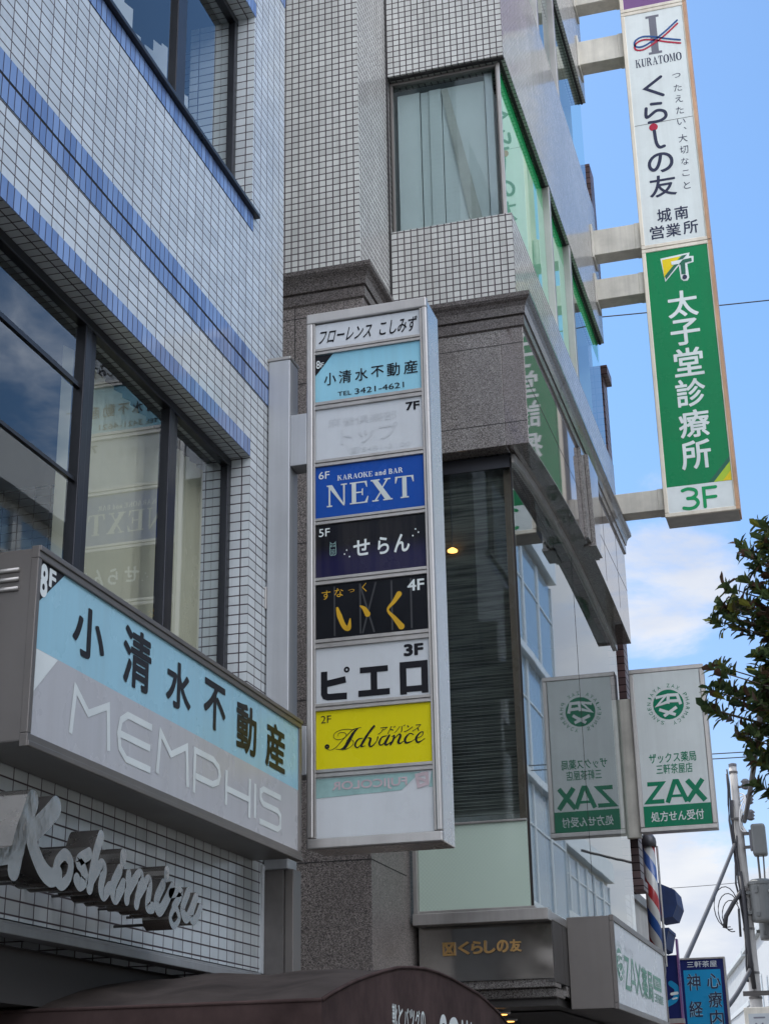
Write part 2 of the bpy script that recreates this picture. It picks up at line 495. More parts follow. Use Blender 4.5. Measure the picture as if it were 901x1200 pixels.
def barber():
    m, nt, out = new_mat('barber_stripes')
    b = pbsdf(nt, out)
    tc = nd(nt, 'ShaderNodeTexCoord')
    s = nd(nt, 'ShaderNodeSeparateXYZ')
    nt.links.new(tc.outputs['Object'], s.inputs[0])
    ang = mth(nt, 'DIVIDE', mth(nt, 'ARCTAN2', s.outputs[1], s.outputs[0]), 2 * math.pi)
    t = mth(nt, 'FRACT', mth(nt, 'ADD', mth(nt, 'DIVIDE', s.outputs[2], 0.62), mth(nt, 'ADD', ang, 1.0)))
    white, red, blue = (0.62, 0.62, 0.60), (0.42, 0.025, 0.03), (0.02, 0.09, 0.34)
    c = mixc(nt, mth(nt, 'GREATER_THAN', t, 0.25), red, white)
    c = mixc(nt, mth(nt, 'GREATER_THAN', t, 0.5), c, blue)
    c = mixc(nt, mth(nt, 'GREATER_THAN', t, 0.75), c, white)
    nt.links.new(c, b.inputs['Base Color'])
    b.inputs['Roughness'].default_value = 0.3
    b.inputs['Coat Weight'].default_value = 0.6
    return m


barber()


def leaf_mat():
    m, nt, out = new_mat('leaf')
    L = nt.links.new
    b = pbsdf(nt, out)
    oi = nd(nt, 'ShaderNodeNewGeometry')
    wn = nd(nt, 'ShaderNodeTexWhiteNoise', noise_dimensions='1D')
    L(oi.outputs['Random Per Island'], wn.inputs['W'])
    s = nd(nt, 'ShaderNodeSeparateColor')
    L(wn.outputs[1], s.inputs[0])
    c = mixc(nt, s.outputs[0], (0.05, 0.085, 0.04), (0.14, 0.19, 0.065))
    c = mixc(nt, rng(nt, s.outputs[1], 0.80, 0.86), c, (0.22, 0.22, 0.04))
    c = mixc(nt, rng(nt, s.outputs[2], 0.78, 0.84), c, (0.13, 0.075, 0.05))
    L(c, b.inputs['Base Color'])
    b.inputs['Roughness'].default_value = 0.42
    b.inputs['Specular IOR Level'].default_value = 0.3
    tl = nd(nt, 'ShaderNodeBsdfTranslucent')
    L(c, tl.inputs[0])
    mx = nd(nt, 'ShaderNodeMixShader')
    mx.inputs[0].default_value = 0.35
    L(b.outputs[0], mx.inputs[1])
    L(tl.outputs[0], mx.inputs[2])
    L(mx.outputs[0], out.inputs[0])


leaf_mat()

# ------------------------------------------------------------------ mesh and object helpers


class MB:
    def __init__(s):
        s.v, s.f, s.m = [], [], []

    def add(s, vs, fs, mi=0):
        o = len(s.v)
        s.v += [tuple(p) for p in vs]
        for f in fs:
            s.f.append([i + o for i in f])
            s.m.append(mi)
        return s

    def box(s, x0, x1, y0, y1, z0, z1, mi=0):
        x0, x1 = min(x0, x1), max(x0, x1)
        y0, y1 = min(y0, y1), max(y0, y1)
        z0, z1 = min(z0, z1), max(z0, z1)
        return s.add([(x0, y0, z0), (x1, y0, z0), (x1, y1, z0), (x0, y1, z0), (x0, y0, z1), (x1, y0, z1), (x1, y1, z1), (x0, y1, z1)],
                     [(0, 3, 2, 1), (4, 5, 6, 7), (0, 1, 5, 4), (1, 2, 6, 5), (2, 3, 7, 6), (3, 0, 4, 7)], mi)

    def prism(s, pts, n, mi=0):
        """pts: 3-D outline of one face (a plane), n: the vector it is pushed along"""
        k = len(pts)
        n = Vector(n)
        a = [Vector(p) for p in pts]
        return s.add(a + [p + n for p in a], [list(range(k))[::-1], [i + k for i in range(k)]] + [[i, (i + 1) % k, (i + 1) % k + k, i + k] for i in range(k)], mi)

    def tube(s, path, r, seg=8, mi=0, caps=True):
        P = [Vector(p) for p in path]
        if isinstance(r, (list, tuple)):
            rs = []
            for i in range(len(P)):
                q = i / (len(P) - 1) * (len(r) - 1)
                k = min(int(q), len(r) - 2)
                rs.append(r[k] + (r[k + 1] - r[k]) * (q - k))
        else:
            rs = [r] * len(P)
        vs, fs = [], []
        for i, p in enumerate(P):
            t = (P[min(i + 1, len(P) - 1)] - P[max(i - 1, 0)]).normalized()
            a = t.cross(Vector((0, 0, 1)))
            if a.length < 1e-3:
                a = Vector((1, 0, 0))
            a.normalize()
            b = t.cross(a)
            for k in range(seg):
                q = 2 * math.pi * k / seg
                vs.append(p + (a * math.cos(q) + b * math.sin(q)) * rs[i])
        for i in range(len(P) - 1):
            for k in range(seg):
                k2 = (k + 1) % seg
                fs.append((i * seg + k, i * seg + k2, (i + 1) * seg + k2, (i + 1) * seg + k))
        if caps:
            fs.append(list(range(seg))[::-1])
            fs.append([(len(P) - 1) * seg + k for k in range(seg)])
        return s.add(vs, fs, mi)

    def lathe(s, c, prof, seg=20, mi=0):
        vs, fs = [], []
        for (r, z) in prof:
            for k in range(seg):
                q = 2 * math.pi * k / seg
                vs.append((c[0] + r * math.cos(q), c[1] + r * math.sin(q), c[2] + z))
        for i in range(len(prof) - 1):
            for k in range(seg):
                k2 = (k + 1) % seg
                fs.append((i * seg + k, i * seg + k2, (i + 1) * seg + k2, (i + 1) * seg + k))
        fs.append(list(range(seg))[::-1])
        fs.append([(len(prof) - 1) * seg + k for k in range(seg)])
        return s.add(vs, fs, mi)

    def build(s, name, mats, parent=None, bevel=0.0, smooth=False, label=None, origin=None):
        o0 = Vector(origin) if origin else (wloc(parent) if parent else Vector((0, 0, 0)))
        me = bpy.data.meshes.new(name)
        me.from_pydata([tuple(Vector(p) - o0) for p in s.v], [], s.f)
        for m in (mats if isinstance(mats, (list, tuple)) else [mats]):
            me.materials.append(M[m])
        for p, mi in zip(me.polygons, s.m):
            p.material_index = mi
            p.use_smooth = smooth
        me.update()
        ob = bpy.data.objects.new(name, me)
        COL.objects.link(ob)
        if parent:
            ob.parent = parent
            ob.location = o0 - wloc(parent)
        else:
            ob.location = o0
        if bevel:
            b = ob.modifiers.new('bevel', 'BEVEL')
            b.width = bevel
            b.segments = 2
            b.limit_method = 'ANGLE'
            b.harden_normals = False
        if label:
            ob['label'] = label
        return ob


def wloc(o):
    v = Vector(o.location)
    while o.parent:
        o = o.parent
        v += Vector(o.location)
    return v


def thing(name, label, cat, loc, group=None):
    o = bpy.data.objects.new(name, None)
    o.empty_display_size = 0.2
    COL.objects.link(o)
    o.location = loc
    return tag(o, label, cat, group)


def tag(o, label, cat, group=None):
    o['label'] = label
    o['category'] = cat
    if group:
        o['group'] = group
    return o


def struct(mb, name, mat, kind='structure'):
    o = mb.build(name, mat)
    o['kind'] = kind
    return o


# ------------------------------------------------------------------ lettering
_text = {}


def text2d(body):
    k = body
    if k not in _text:
        c = bpy.data.curves.new('lettering', 'FONT')
        c.body = body
        c.resolution_u = 6
        c.fill_mode = 'FRONT'
        o = bpy.data.objects.new('lettering', c)
        COL.objects.link(o)
        dg = bpy.context.evaluated_depsgraph_get()
        me = bpy.data.meshes.new_from_object(o.evaluated_get(dg))
        vs = [(v.co.x, v.co.y) for v in me.vertices]
        fs = [list(p.vertices) for p in me.polygons]
        bpy.data.objects.remove(o)
        bpy.data.curves.remove(c)
        bpy.data.meshes.remove(me)
        xs, ys = [v[0] for v in vs], [v[1] for v in vs]
        x0, x1, y0, y1 = min(xs), max(xs), min(ys), max(ys)
        _text[k] = ([((x - x0) / (x1 - x0), (y - y0) / (y1 - y0)) for x, y in vs], fs, x1 - x0, y1 - y0)
    return _text[k]


def smooth_path(pts, n=8, closed=False):
    P = [Vector(p) for p in pts]
    out = []
    m = len(P)
    for i in range(m - 1):
        p0 = P[i - 1] if i > 0 else (P[-2] if closed else P[0])
        p3 = P[i + 2] if i + 2 < m else (P[1] if closed else P[-1])
        p1, p2 = P[i], P[i + 1]
        for k in range(n):
            t = k / n
            out.append(0.5 * ((2 * p1) + (p2 - p0) * t + (2 * p0 - 5 * p1 + 4 * p2 - p3) * t * t + (3 * p1 - p0 - 3 * p2 + p3) * t ** 3))
    out.append(P[-1])
    return out


def ribbon(pts, w, smooth=True, closed=False, caps=True):
    """outline quads of a pen stroke in 2-D; w a width or a list of widths along it"""
    P = smooth_path(pts, 8, closed) if smooth else [Vector(p) for p in pts]
    n = len(P)
    ws = []
    for i in range(n):
        t = i / (n - 1)
        if isinstance(w, (list, tuple)):
            q = t * (len(w) - 1)
            k = min(int(q), len(w) - 2)
            ws.append(w[k] + (w[k + 1] - w[k]) * (q - k))
        else:
            ws.append(w)
    vs, fs = [], []
    for i, p in enumerate(P):
        a = P[i - 1] if i > 0 else (P[-2] if closed else None)
        b = P[i + 1] if i < n - 1 else (P[1] if closed else None)
        t1 = (p - a).normalized() if a is not None and (p - a).length > 1e-9 else None
        t2 = (b - p).normalized() if b is not None and (b - p).length > 1e-9 else None
        if t1 is None:
            t1 = t2
        if t2 is None:
            t2 = t1
        t = (t1 + t2)
        t = t.normalized() if t.length > 1e-6 else t1
        nrm = Vector((-t.y, t.x))
        c = max(0.45, t.dot(t1))
        vs += [p + nrm * ws[i] / 2 / c, p - nrm * ws[i] / 2 / c]
        if i:
            j = 2 * i
            fs.append([j - 2, j - 1, j + 1, j])
    if caps and not closed:
        for i, sgn in ((0, -1), (n - 1, 1)):
            t = (P[1] - P[0]).normalized() if i == 0 else (P[-1] - P[-2]).normalized()
            nrm = Vector((-t.y, t.x))
            arc = []
            for k in range(1, 6):
                q = math.pi * k / 6
                arc.append(P[i] + (nrm * math.cos(q) + t * math.sin(q) * sgn) * ws[i] / 2)
            o = len(vs)
            vs += arc
            fs.append([2 * i] + list(range(o, o + 5)) + [2 * i + 1])
    return vs, fs


# a slab-serif alphabet for the few words set in a roman face; unit box, thick stems t, hairlines h
def serif_glyph(ch):
    t, h, s = 0.20, 0.075, 0.06
    P = []

    def rect(x0, y0, x1, y1):
        P.append(('p', [(x0, y0), (x1, y0), (x1, y1), (x0, y1)]))

    def stem(x, w, y0=0, y1=1):
        rect(x, y0 + s, x + w, y1 - s)
        rect(x - 0.09, y0, x + w + 0.09, y0 + s)
        rect(x - 0.09, y1 - s, x + w + 0.09, y1)
    w = 0.9
    if ch == 'N':
        stem(0.12, h)
        rect(0.80, s, 0.80 + h, 1 - s)
        rect(0.70, 1 - s, 0.98, 1)
        P.append(('p', [(0.06, 0.97), (0.30, 0.97), (0.875, 0.0), (0.80, 0.0)]))
        w = 1.0
    elif ch == 'E':
        stem(0.1, t)
        rect(0.3, 1 - s, 0.8, 1)
        P.append(('p', [(0.70, 0.94), (0.80, 0.94), (0.82, 0.72), (0.78, 0.72)]))
        rect(0.3, 0, 0.82, s)
        P.append(('p', [(0.70, s), (0.82, s), (0.87, 0.30), (0.83, 0.30)]))
        rect(0.3, 0.48, 0.60, 0.54)
        P.append(('p', [(0.56, 0.38), (0.62, 0.34), (0.62, 0.68), (0.56, 0.64)]))
        w = 0.88
    elif ch == 'X':
        P.append(('p', [(0.06, 0.96), (0.32, 0.96), (0.94, 0.04), (0.66, 0.04)]))
        P.append(('p', [(0.72, 0.96), (0.81, 0.96), (0.54, 0.535), (0.50, 0.595)]))
        P.append(('p', [(0.16, 0.04), (0.25, 0.04), (0.50, 0.40), (0.46, 0.47)]))
        for a, b in ((0.0, 0.42), (0.62, 0.92)):
            rect(a, 0.94, b, 1)
        for a, b in ((0.06, 0.36), (0.56, 1.0)):
            rect(a, 0, b, 0.06)
        w = 1.0
    elif ch == 'T':
        stem(0.35, t)
        rect(0.03, 1 - s, 0.26, 1)
        rect(0.64, 1 - s, 0.87, 1)
        P.append(('p', [(0.03, 0.94), (0.14, 0.94), (0.06, 0.70), (0.02, 0.70)]))
        P.append(('p', [(0.76, 0.94), (0.87, 0.94), (0.88, 0.70), (0.84, 0.70)]))
    elif ch == 'K':
        stem(0.1, t)
        P.append(('p', [(0.72, 0.95), (0.82, 0.95), (0.40, 0.46), (0.31, 0.46)]))
        P.append(('p', [(0.40, 0.62), (0.56, 0.68), (0.94, 0.05), (0.68, 0.05)]))
        rect(0.62, 0.94, 0.90, 1)
        rect(0.60, 0, 1.0, 0.055)
        w = 1.0
    elif ch == 'A':
        P.append(('p', [(0.43, 1.0), (0.56, 1.0), (0.92, 0.05), (0.69, 0.05)]))
        P.append(('p', [(0.14, 0.05), (0.21, 0.05), (0.475, 0.78), (0.43, 0.98)]))
        rect(0.28, 0.32, 0.60, 0.38)
        rect(0.02, 0, 0.32, 0.055)
        rect(0.58, 0, 1.0, 0.055)
        w = 1.0
    elif ch == 'O':
        P.append(('s', [(0.5, 0.98), (0.17, 0.80), (0.12, 0.5), (0.17, 0.2), (0.5, 0.02), (0.83, 0.2), (0.88, 0.5), (0.83, 0.8), (0.5, 0.98)], [h, t * 0.9, t, t * 0.9, h, t * 0.9, t, t * 0.9, h], True))
        w = 1.0
    elif ch == 'U':
        rect(0.12, 0.28, 0.12 + t, 1 - s)
        rect(0.02, 1 - s, 0.42, 1)
        rect(0.64, 1 - s, 0.92, 1)
        P.append(('s', [(0.22, 0.32), (0.28, 0.09), (0.50, 0.03), (0.72, 0.12), (0.775, 0.34), (0.775, 0.95)], [t, t * 0.8, h, h, h, h], False))
    elif ch == 'R':
        stem(0.1, t)
        P.append(('s', [(0.28, 0.965), (0.56, 0.94), (0.70, 0.74), (0.56, 0.54), (0.28, 0.515)], [h, t * 0.7, t, t * 0.7, h], False))
        P.append(('p', [(0.44, 0.50), (0.64, 0.52), (0.98, 0.0), (0.74, 0.0)]))
        w = 1.0
    elif ch == 'B':
        stem(0.1, t)
        P.append(('s', [(0.28, 0.965), (0.54, 0.94), (0.66, 0.75), (0.54, 0.56), (0.28, 0.53)], [h, t * 0.7, t, t * 0.7, h], False))
        P.append(('s', [(0.30, 0.51), (0.58, 0.50), (0.74, 0.28), (0.58, 0.06), (0.28, 0.035)], [h, t * 0.7, t, t * 0.7, h], False))
        w = 0.88
    elif ch == 'M':
        stem(0.12, h)
        stem(0.86, t)
        P.append(('p', [(0.06, 0.97), (0.30, 0.97), (0.63, 0.12), (0.54, 0.0)]))
        P.append(('p', [(0.83, 0.97), (0.90, 0.97), (0.61, 0.10), (0.56, 0.06)]))
        w = 1.18
    elif ch == 'I':
        stem(0.2, 0.22)
        w = 0.62
    elif ch == 'a':
        P.append(('s', [(0.12, 0.50), (0.34, 0.65), (0.55, 0.52), (0.55, 0.10), (0.70, 0.03)], [t, h, t * 0.8, t, h], False))
        P.append(('s', [(0.54, 0.38), (0.22, 0.30), (0.16, 0.12), (0.34, 0.03), (0.54, 0.16)], [h, t * 0.8, t, h, h], False))
        w = 0.74
    elif ch == 'n':
        rect(0.14, 0.05, 0.14 + t, 0.62)
        rect(0.04, 0, 0.44, 0.05)
        rect(0.04, 0.60, 0.20, 0.66)
        P.append(('s', [(0.28, 0.48), (0.46, 0.64), (0.64, 0.50), (0.65, 0.04)], [h, t * 0.8, t, t], False))
        rect(0.46, 0, 0.84, 0.05)
        w = 0.86
    elif ch == 'd':
        rect(0.50, 0.05, 0.50 + t, 0.98)
        rect(0.38, 0.94, 0.54, 1)
        rect(0.62, 0, 0.82, 0.05)
        P.append(('s', [(0.52, 0.58), (0.32, 0.64), (0.15, 0.34), (0.30, 0.02), (0.52, 0.12)], [h, t * 0.8, t, t * 0.8, h], False))
        w = 0.82
    elif ch == ' ':
        w = 0.4
    return P, w


def serif_word(word, x0, x1, z0, z1):
    gl = [serif_glyph(c) for c in word]
    tot = sum(w for _, w in gl) + 0.10 * (len(gl) - 1)
    k = (x1 - x0) / tot
    hz = z1 - z0
    out, cx = [], 0.0
    for P, w in gl:
        for e in P:
            if e[0] == 'p':
                out.append(('p', [(x0 + (cx + x) * k, z0 + y * hz) for x, y in e[1]]))
            else:
                out.append(('s', [(x0 + (cx + x) * k, z0 + y * hz) for x, y in e[1]], [q * (k + hz) / 2 for q in e[2]], {'closed': e[3], 'caps': False}))
        cx += w + 0.10
    return out


def T(body, x0, x1, z0, z1, bold=0.0, shear=0.0, mirror=False, slant=0.0):
    return ('t', body, x0, x1, z0, z1, bold, shear, mirror, slant)


def column(chars, x0, x1, spans, bold=0.0):
    return [T(c, x0, x1, a, b, bold) for c, (a, b) in zip(chars, spans)]


def lettering(name, specs, plane, at, mat, parent, lift=0.0015, thick=0.0, label=None, side=None):
    """plane 'F': a face seen from -Y at y = at, (a, z) = (x, z); plane 'S': a face seen from +X at x = at, (a, z) = (y, z)"""
    mb = MB()
    k = 0
    for e in specs:
        k += 1
        d = lift + 0.00012 * (k % 9)
        if e[0] == 't':
            _, body, x0, x1, z0, z1, bold, shear, mirror, slant = e
            vs, fs, ew, eh = text2d(body)
            parts = []
            # heavier weights: the glyph is laid down again shifted by a fraction of its body size
            bx, by = bold / ew, bold / eh
            for (sx, sy) in (((0, 0), (1, .5), (.5, 1), (-.5, 1), (-1, .5), (-1, -.5), (-.5, -1), (.5, -1), (1, -.5)) if bold else ((0, 0),)):
                q = []
                for (a, b) in vs:
                    if mirror:
                        a = 1 - a
                    a = bx + a * (1 - 2 * bx) + sx * bx
                    b = by + b * (1 - 2 * by) + sy * by
                    a2 = (a + shear * (b - 0.5)) if shear else a
                    q.append((x0 + a2 * (x1 - x0), z0 + b * (z1 - z0) + slant * (a - 0.5)))
                parts.append((q, fs))
        elif e[0] == 'p':
            parts = [(e[1], [list(range(len(e[1])))])]
        else:
            opt = e[3] if len(e) > 3 else {}
            vs, fs = ribbon(e[1], e[2], **opt)
            parts = [([(p.x, p.y) for p in vs], fs)]
        for pi, (q, fs) in enumerate(parts):
            d = lift + 0.00012 * (k % 9) + 0.00005 * pi
            if plane == 'F':
                P3 = [Vector((a, at - d - thick, z)) for a, z in q]
                n = Vector((0, 1, 0))
            else:
                P3 = [Vector((at + d + thick, a, z)) for a, z in q]
                n = Vector((-1, 0, 0))
            if thick:
                edge = {}
                for f in fs:
                    for i in range(len(f)):
                        a, b = f[i], f[(i + 1) % len(f)]
                        edge[(a, b)] = edge.get((a, b), 0) + 1
                bord = [(a, b) for (a, b) in edge if (b, a) not in edge]
                m = len(P3)
                mb.add(P3 + [p + n * thick for p in P3], [list(f) for f in fs], 0)
                o = len(mb.v) - 2 * m
                for a, b in bord:
                    mb.f.append([o + a, o + b, o + b + m, o + a + m])
                    mb.m.append(1 if side else 0)
            else:
                mb.add(P3, fs)
    return mb.build(name, [mat, side] if side else mat, parent, label=label)

# ------------------------------------------------------------------ ground, road, pavements
struct(MB().box(-400, 400, -400, 700, -0.6, -0.02), 'ground', 'earth')
struct(MB().box(-6, 1.05, -60, 200, -0.019, 0.0), 'pavement', 'paving')
struct(MB().box(1.05, 1.20, -60, 200, -0.10, 0.004), 'kerb', 'kerb_stone')
struct(MB().box(1.20, 6.40, -60, 200, -0.10, -0.015 + -0.085 + 0.0).box(1.2, 6.4, -60, 200, -0.019, -0.012), 'road', 'asphalt')
rp = MB()
for k in range(-10, 40):
    rp.box(3.75, 3.87, k * 5, k * 5 + 2.6, -0.0115, -0.008)
struct(rp, 'road_markings', 'road_paint')
struct(MB().box(6.40, 8.0, -60, 200, -0.019, 0.004), 'pavement', 'paving')


def window(parent, plane, at, a0, a1, z0, z1, bars=(), fr=0.05, depth=0.05, frame='bronze_frame', pane='window_glass', sash=()):
    """frame (with bars at given a) and one pane; plane 'F' in x-z at y = at, 'S' in y-z at x = at (the outside face)"""
    def b(mb, p0, p1, q0, q1, d0, d1):
        if plane == 'F':
            mb.box(p0, p1, at + d0, at + d1, q0, q1)
        else:
            mb.box(at - d1, at - d0, p0, p1, q0, q1)
    f = MB()
    b(f, a0, a1, z0, z0 + fr, 0, depth)
    b(f, a0, a1, z1 - fr, z1, 0, depth)
    b(f, a0, a0 + fr, z0 + fr, z1 - fr, 0.002, depth)
    b(f, a1 - fr, a1, z0 + fr, z1 - fr, 0.002, depth)
    for (c0, c1, d) in bars:
        b(f, c0, c1, z0 + fr, z1 - fr, d, depth + 0.01)
    w = f.build('window', frame, parent, bevel=0.004)
    g = MB()
    if plane == 'F':
        g.box(a0 + fr * 0.6, a1 - fr * 0.6, at + depth * 0.55, at + depth * 0.55 + 0.006, z0 + fr * 0.6, z1 - fr * 0.6)
    else:
        g.add([(at - depth * 0.55, a0 + fr * 0.6, z0 + fr * 0.6), (at - depth * 0.55, a1 - fr * 0.6, z0 + fr * 0.6), (at - depth * 0.55, a1 - fr * 0.6, z1 - fr * 0.6), (at - depth * 0.55, a0 + fr * 0.6, z1 - fr * 0.6)], [(0, 1, 2, 3)])
    g.build('pane', pane, w)
    return w


def room(mb, x0, x1, y0, y1, z0, z1, skip):
    """the inside of a room as five faces; skip names the open side(s)"""
    f = {'-x': [(x0, y0, z0), (x0, y1, z0), (x0, y1, z1), (x0, y0, z1)], '+x': [(x1, y0, z0), (x1, y1, z0), (x1, y1, z1), (x1, y0, z1)],
         '-y': [(x0, y0, z0), (x1, y0, z0), (x1, y0, z1), (x0, y0, z1)], '+y': [(x0, y1, z0), (x1, y1, z0), (x1, y1, z1), (x0, y1, z1)],
         '-z': [(x0, y0, z0), (x1, y0, z0), (x1, y1, z0), (x0, y1, z0)], '+z': [(x0, y0, z1), (x1, y0, z1), (x1, y1, z1), (x0, y1, z1)]}
    for k, q in f.items():
        if k not in skip:
            mb.add(q, [(0, 1, 2, 3)])


# ------------------------------------------------------------------ the blue and white tiled house on the left (front wall x = -2.70)
W = -2.70
lb = thing('tiled_house', 'white tiled house with blue tile bands and dark framed strip windows at the left', 'building', (W, 3.0, 0))
mb = MB()
YE = 7.44
mb.box(-2.91, W, -4, YE, 2.22, 3.36)
mb.box(-2.91, W, -4, YE, 4.787, 6.235)
mb.box(-2.91, W, -4, YE, 7.575, 9.2)
mb.box(-2.91, W, -4, YE, 10.6, 12.2)
mb.box(-2.91, W, -4, YE, 13.6, 15)
mb.box(-3.1, W, 6.955, YE, 3.36, 4.787)
mb.box(-3.1, W, 6.93, YE, 6.235, 7.575)
mb.box(-3.1, W, 6.93, YE, 9.2, 10.6)
mb.box(-3.1, W, 6.93, YE, 12.2, 13.6)
mb.box(-3.05, W, -4, -0.6, 3.36, 4.787).box(-3.05, W, -4, -0.6, 6.235, 7.575).box(-3.05, W, -4, -0.6, 9.2, 10.6)
mb.box(-6, -5.9, -4, YE, 0, 15).box(-5.9, -2.91, YE - .12, YE, 0, 15)
mb.build('wall', 'white_tile', lb)
MB().box(-6.02, W - 0.02, -4, YE, 15, 15.15).box(W - 0.3, W + 0.02, -4, YE + .02, 15.15, 15.4).build('roof_parapet', 'aluminium_dull', lb)
# soldier courses of blue tile, 4 mm proud
P = 0.004
for (z0, z1, y1) in ((4.789, 4.884, 6.945), (5.192, 5.287, YE - 0.001), (5.302, 5.397, YE - 0.001), (6.135, 6.233, 6.94), (7.577, 7.672, 6.94), (8.03, 8.125, YE - .001), (8.14, 8.235, YE - .001)):
    MB().box(W - 0.02, W + P, -4, y1, z0, z1).build('tile_band', 'blue_tile', lb)
MB().box(W - 0.03, W + 0.0015, -4, YE, 5.287, 5.302).box(W - 0.03, W + 0.0015, -4, YE, 8.125, 8.14).build('expansion_joint', 'dark_joint', lb)
MB().box(W - 0.115, W + 0.03, -4, 6.985, 6.236, 6.262).build('sill', 'bronze_frame', lb, bevel=0.004)
# window reveals in tile and the strip windows behind them
w2 = window(lb, 'S', -2.80, -0.6, 6.953, 3.362, 4.784, fr=0.045, depth=0.045,
            bars=[(5.285, 5.34, 0.0), (5.35, 5.405, 0.012), (6.165, 6.218, 0.0), (6.226, 6.28, 0.012), (4.41, 4.465, 0.0), (4.475, 4.53, 0.012), (3.53, 3.58, 0), (3.59, 3.65, .012), (2.65, 2.70, 0), (2.71, 2.77, .012), (1.25, 1.36, 0)])
for z_, h_ in ((4.44, .022), (4.02, .016)):
    MB().box(-2.84, -2.815, 4.53, 5.285, z_, z_ + h_).build('transom_bar', 'bronze_frame', w2)
w3 = window(lb, 'S', -2.80, -0.6, 6.928, 6.262, 7.573, fr=0.045, depth=0.045,
            bars=[(6.09, 6.15, 0.0), (6.16, 6.23, 0.012), (5.20, 5.26, 0.0), (5.27, 5.33, .012), (4.3, 4.46, 0), (3.4, 3.56, 0), (2, 2.16, 0)])
w4 = window(lb, 'S', -2.80, -0.6, 6.928, 9.202, 10.598, fr=0.055, depth=0.09, bars=[(6.05, 6.23, 0.0), (5.16, 5.34, 0.0), (4.3, 4.46, 0)])
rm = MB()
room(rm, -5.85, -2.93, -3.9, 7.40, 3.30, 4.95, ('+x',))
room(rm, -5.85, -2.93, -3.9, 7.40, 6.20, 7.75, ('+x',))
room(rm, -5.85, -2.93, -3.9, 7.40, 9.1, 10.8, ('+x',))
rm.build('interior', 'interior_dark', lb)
bl = MB()
y = 5.43
while y < 6.90:
    bl.add([(-2.985, y, 3.40), (-2.955, y + 0.084, 3.40), (-2.955, y + 0.084, 4.74), (-2.985, y, 4.74)], [(0, 1, 2, 3)])
    y += 0.089
bl.build('vertical_blind', 'blind_beige', lb)
bl = MB()
y = 5.4
while y < 6.90:
    bl.add([(-3.06, y, 6.27), (-3.03, y + 0.100, 6.27), (-3.03, y + 0.100, 7.0 + 0.12 * math.sin(y * 9)), (-3.06, y, 7.0 + 0.12 * math.sin(y * 9))], [(0, 1, 2, 3)])
    y += 0.105
bl.build('vertical_blind', 'blind_white', lb)
# ground floor: tiled strip above the shop, light trim, dark shop recess
MB().box(-2.71, W + 0.005, -4, 7.19, 2.20, 2.215).box(-2.75, W + 0.028, -4, 7.20, 2.168, 2.20).build('shopfront_trim', 'trim_grey', lb, bevel=0.003)
MB().box(-2.72, W + 0.012, 7.172, 7.20, 2.215, 2.72).build('edge_trim', 'white_panel', lb)
rm = MB()
room(rm, -5.5, -2.72, -3.9, 7.38, 0.0, 2.14, ('+x',))
rm.build('shop_recess', 'interior_dark', lb)
for a_, b_ in ((7.203, 7.44), (-4, -3.6)):
    MB().box(-3.0, -2.70, a_, b_, 0, 2.2).build('shop_pier', 'dark_metal', lb)
MB().box(-2.699, -2.592, 7.205, 7.43, 0, 2.698).build('side_pier', 'pier_grey', lb)
MB().box(-3.3, -2.76, -4, 7.2, 1.96, 2.148).build('shutter_box', 'interior_dark', lb)

# ------------------------------------------------------------------ long light-box sign on the left house
ms = thing('box_sign', 'long blue and grey light box sign projecting above the metal script lettering', 'sign', (W, 4.39, 2.71))
X1 = -2.45
hb = MB()
hb.box(-2.699, X1 - 0.012, 4.386, 7.062, 2.725, 3.385)
hb.build('housing', 'brown_metal', ms, bevel=0.006)
fr = MB()
fr.box(X1 - 0.03, X1, 4.383, 7.065, 3.348, 3.392).box(X1 - 0.03, X1, 4.383, 7.065, 2.708, 2.752)
fr.box(X1 - 0.03, X1 - 0.001, 4.383, 4.408, 2.752, 3.348).box(X1 - 0.03, X1 - 0.001, 7.035, 7.065, 2.752, 3.348)
fr.box(X1 - 0.001, X1 + 0.006, 4.383, 7.065, 3.372, 3.392).box(X1 - 0.001, X1 + 0.006, 4.383, 7.065, 2.708, 2.728)
fr.build('rim', 'brown_metal', ms, bevel=0.003)
for k in range(3):
    MB().tube([(-2.66, 4.381, 3.245 + k * 0.033), (-2.52, 4.381, 3.245 + k * 0.033)], 0.008, 8).build('vent_louvre', 'aluminium_dull', ms, smooth=True)
XP = X1 - 0.010
pn = MB().box(XP - 0.004, XP, 4.406, 7.037, 2.75, 3.35).build('face_panel', 'memphis_panel', ms)
MB().add([(XP + 0.0012, 4.4065, 3.349), (XP + 0.0012, 4.585, 3.349), (XP + 0.0012, 4.4065, 3.195)], [(0, 1, 2)]).build('corner_patch', 'ink_black', pn)
MB().add([(XP + 0.0012, 4.4065, 3.041), (XP + 0.0012, 4.572, 3.041), (XP + 0.0012, 4.4065, 2.885)], [(0, 1, 2)]).build('corner_patch', 'ink_white', pn)
lettering('floor_number', [T('8', 4.412, 4.465, 3.225, 3.342, .03), T('F', 4.474, 4.522, 3.275, 3.340, .03)], 'S', XP, 'ink_white', pn, lift=.0022)
kz = 'ink_black'
sp = []
for c, (a, b, c0, c1) in zip('小清水不動産', ((4.665, 4.912, 3.100, 3.288), (5.068, 5.316, 3.092, 3.322), (5.462, 5.708, 3.105, 3.297), (5.845, 6.086, 3.104, 3.308), (6.216, 6.462, 3.080, 3.300), (6.578, 6.842, 3.076, 3.296))):
    sp.append(T(c, a, b, c0, c1, 0.022))
lettering('lettering', sp, 'S', XP, kz, pn)
LW = 0.026


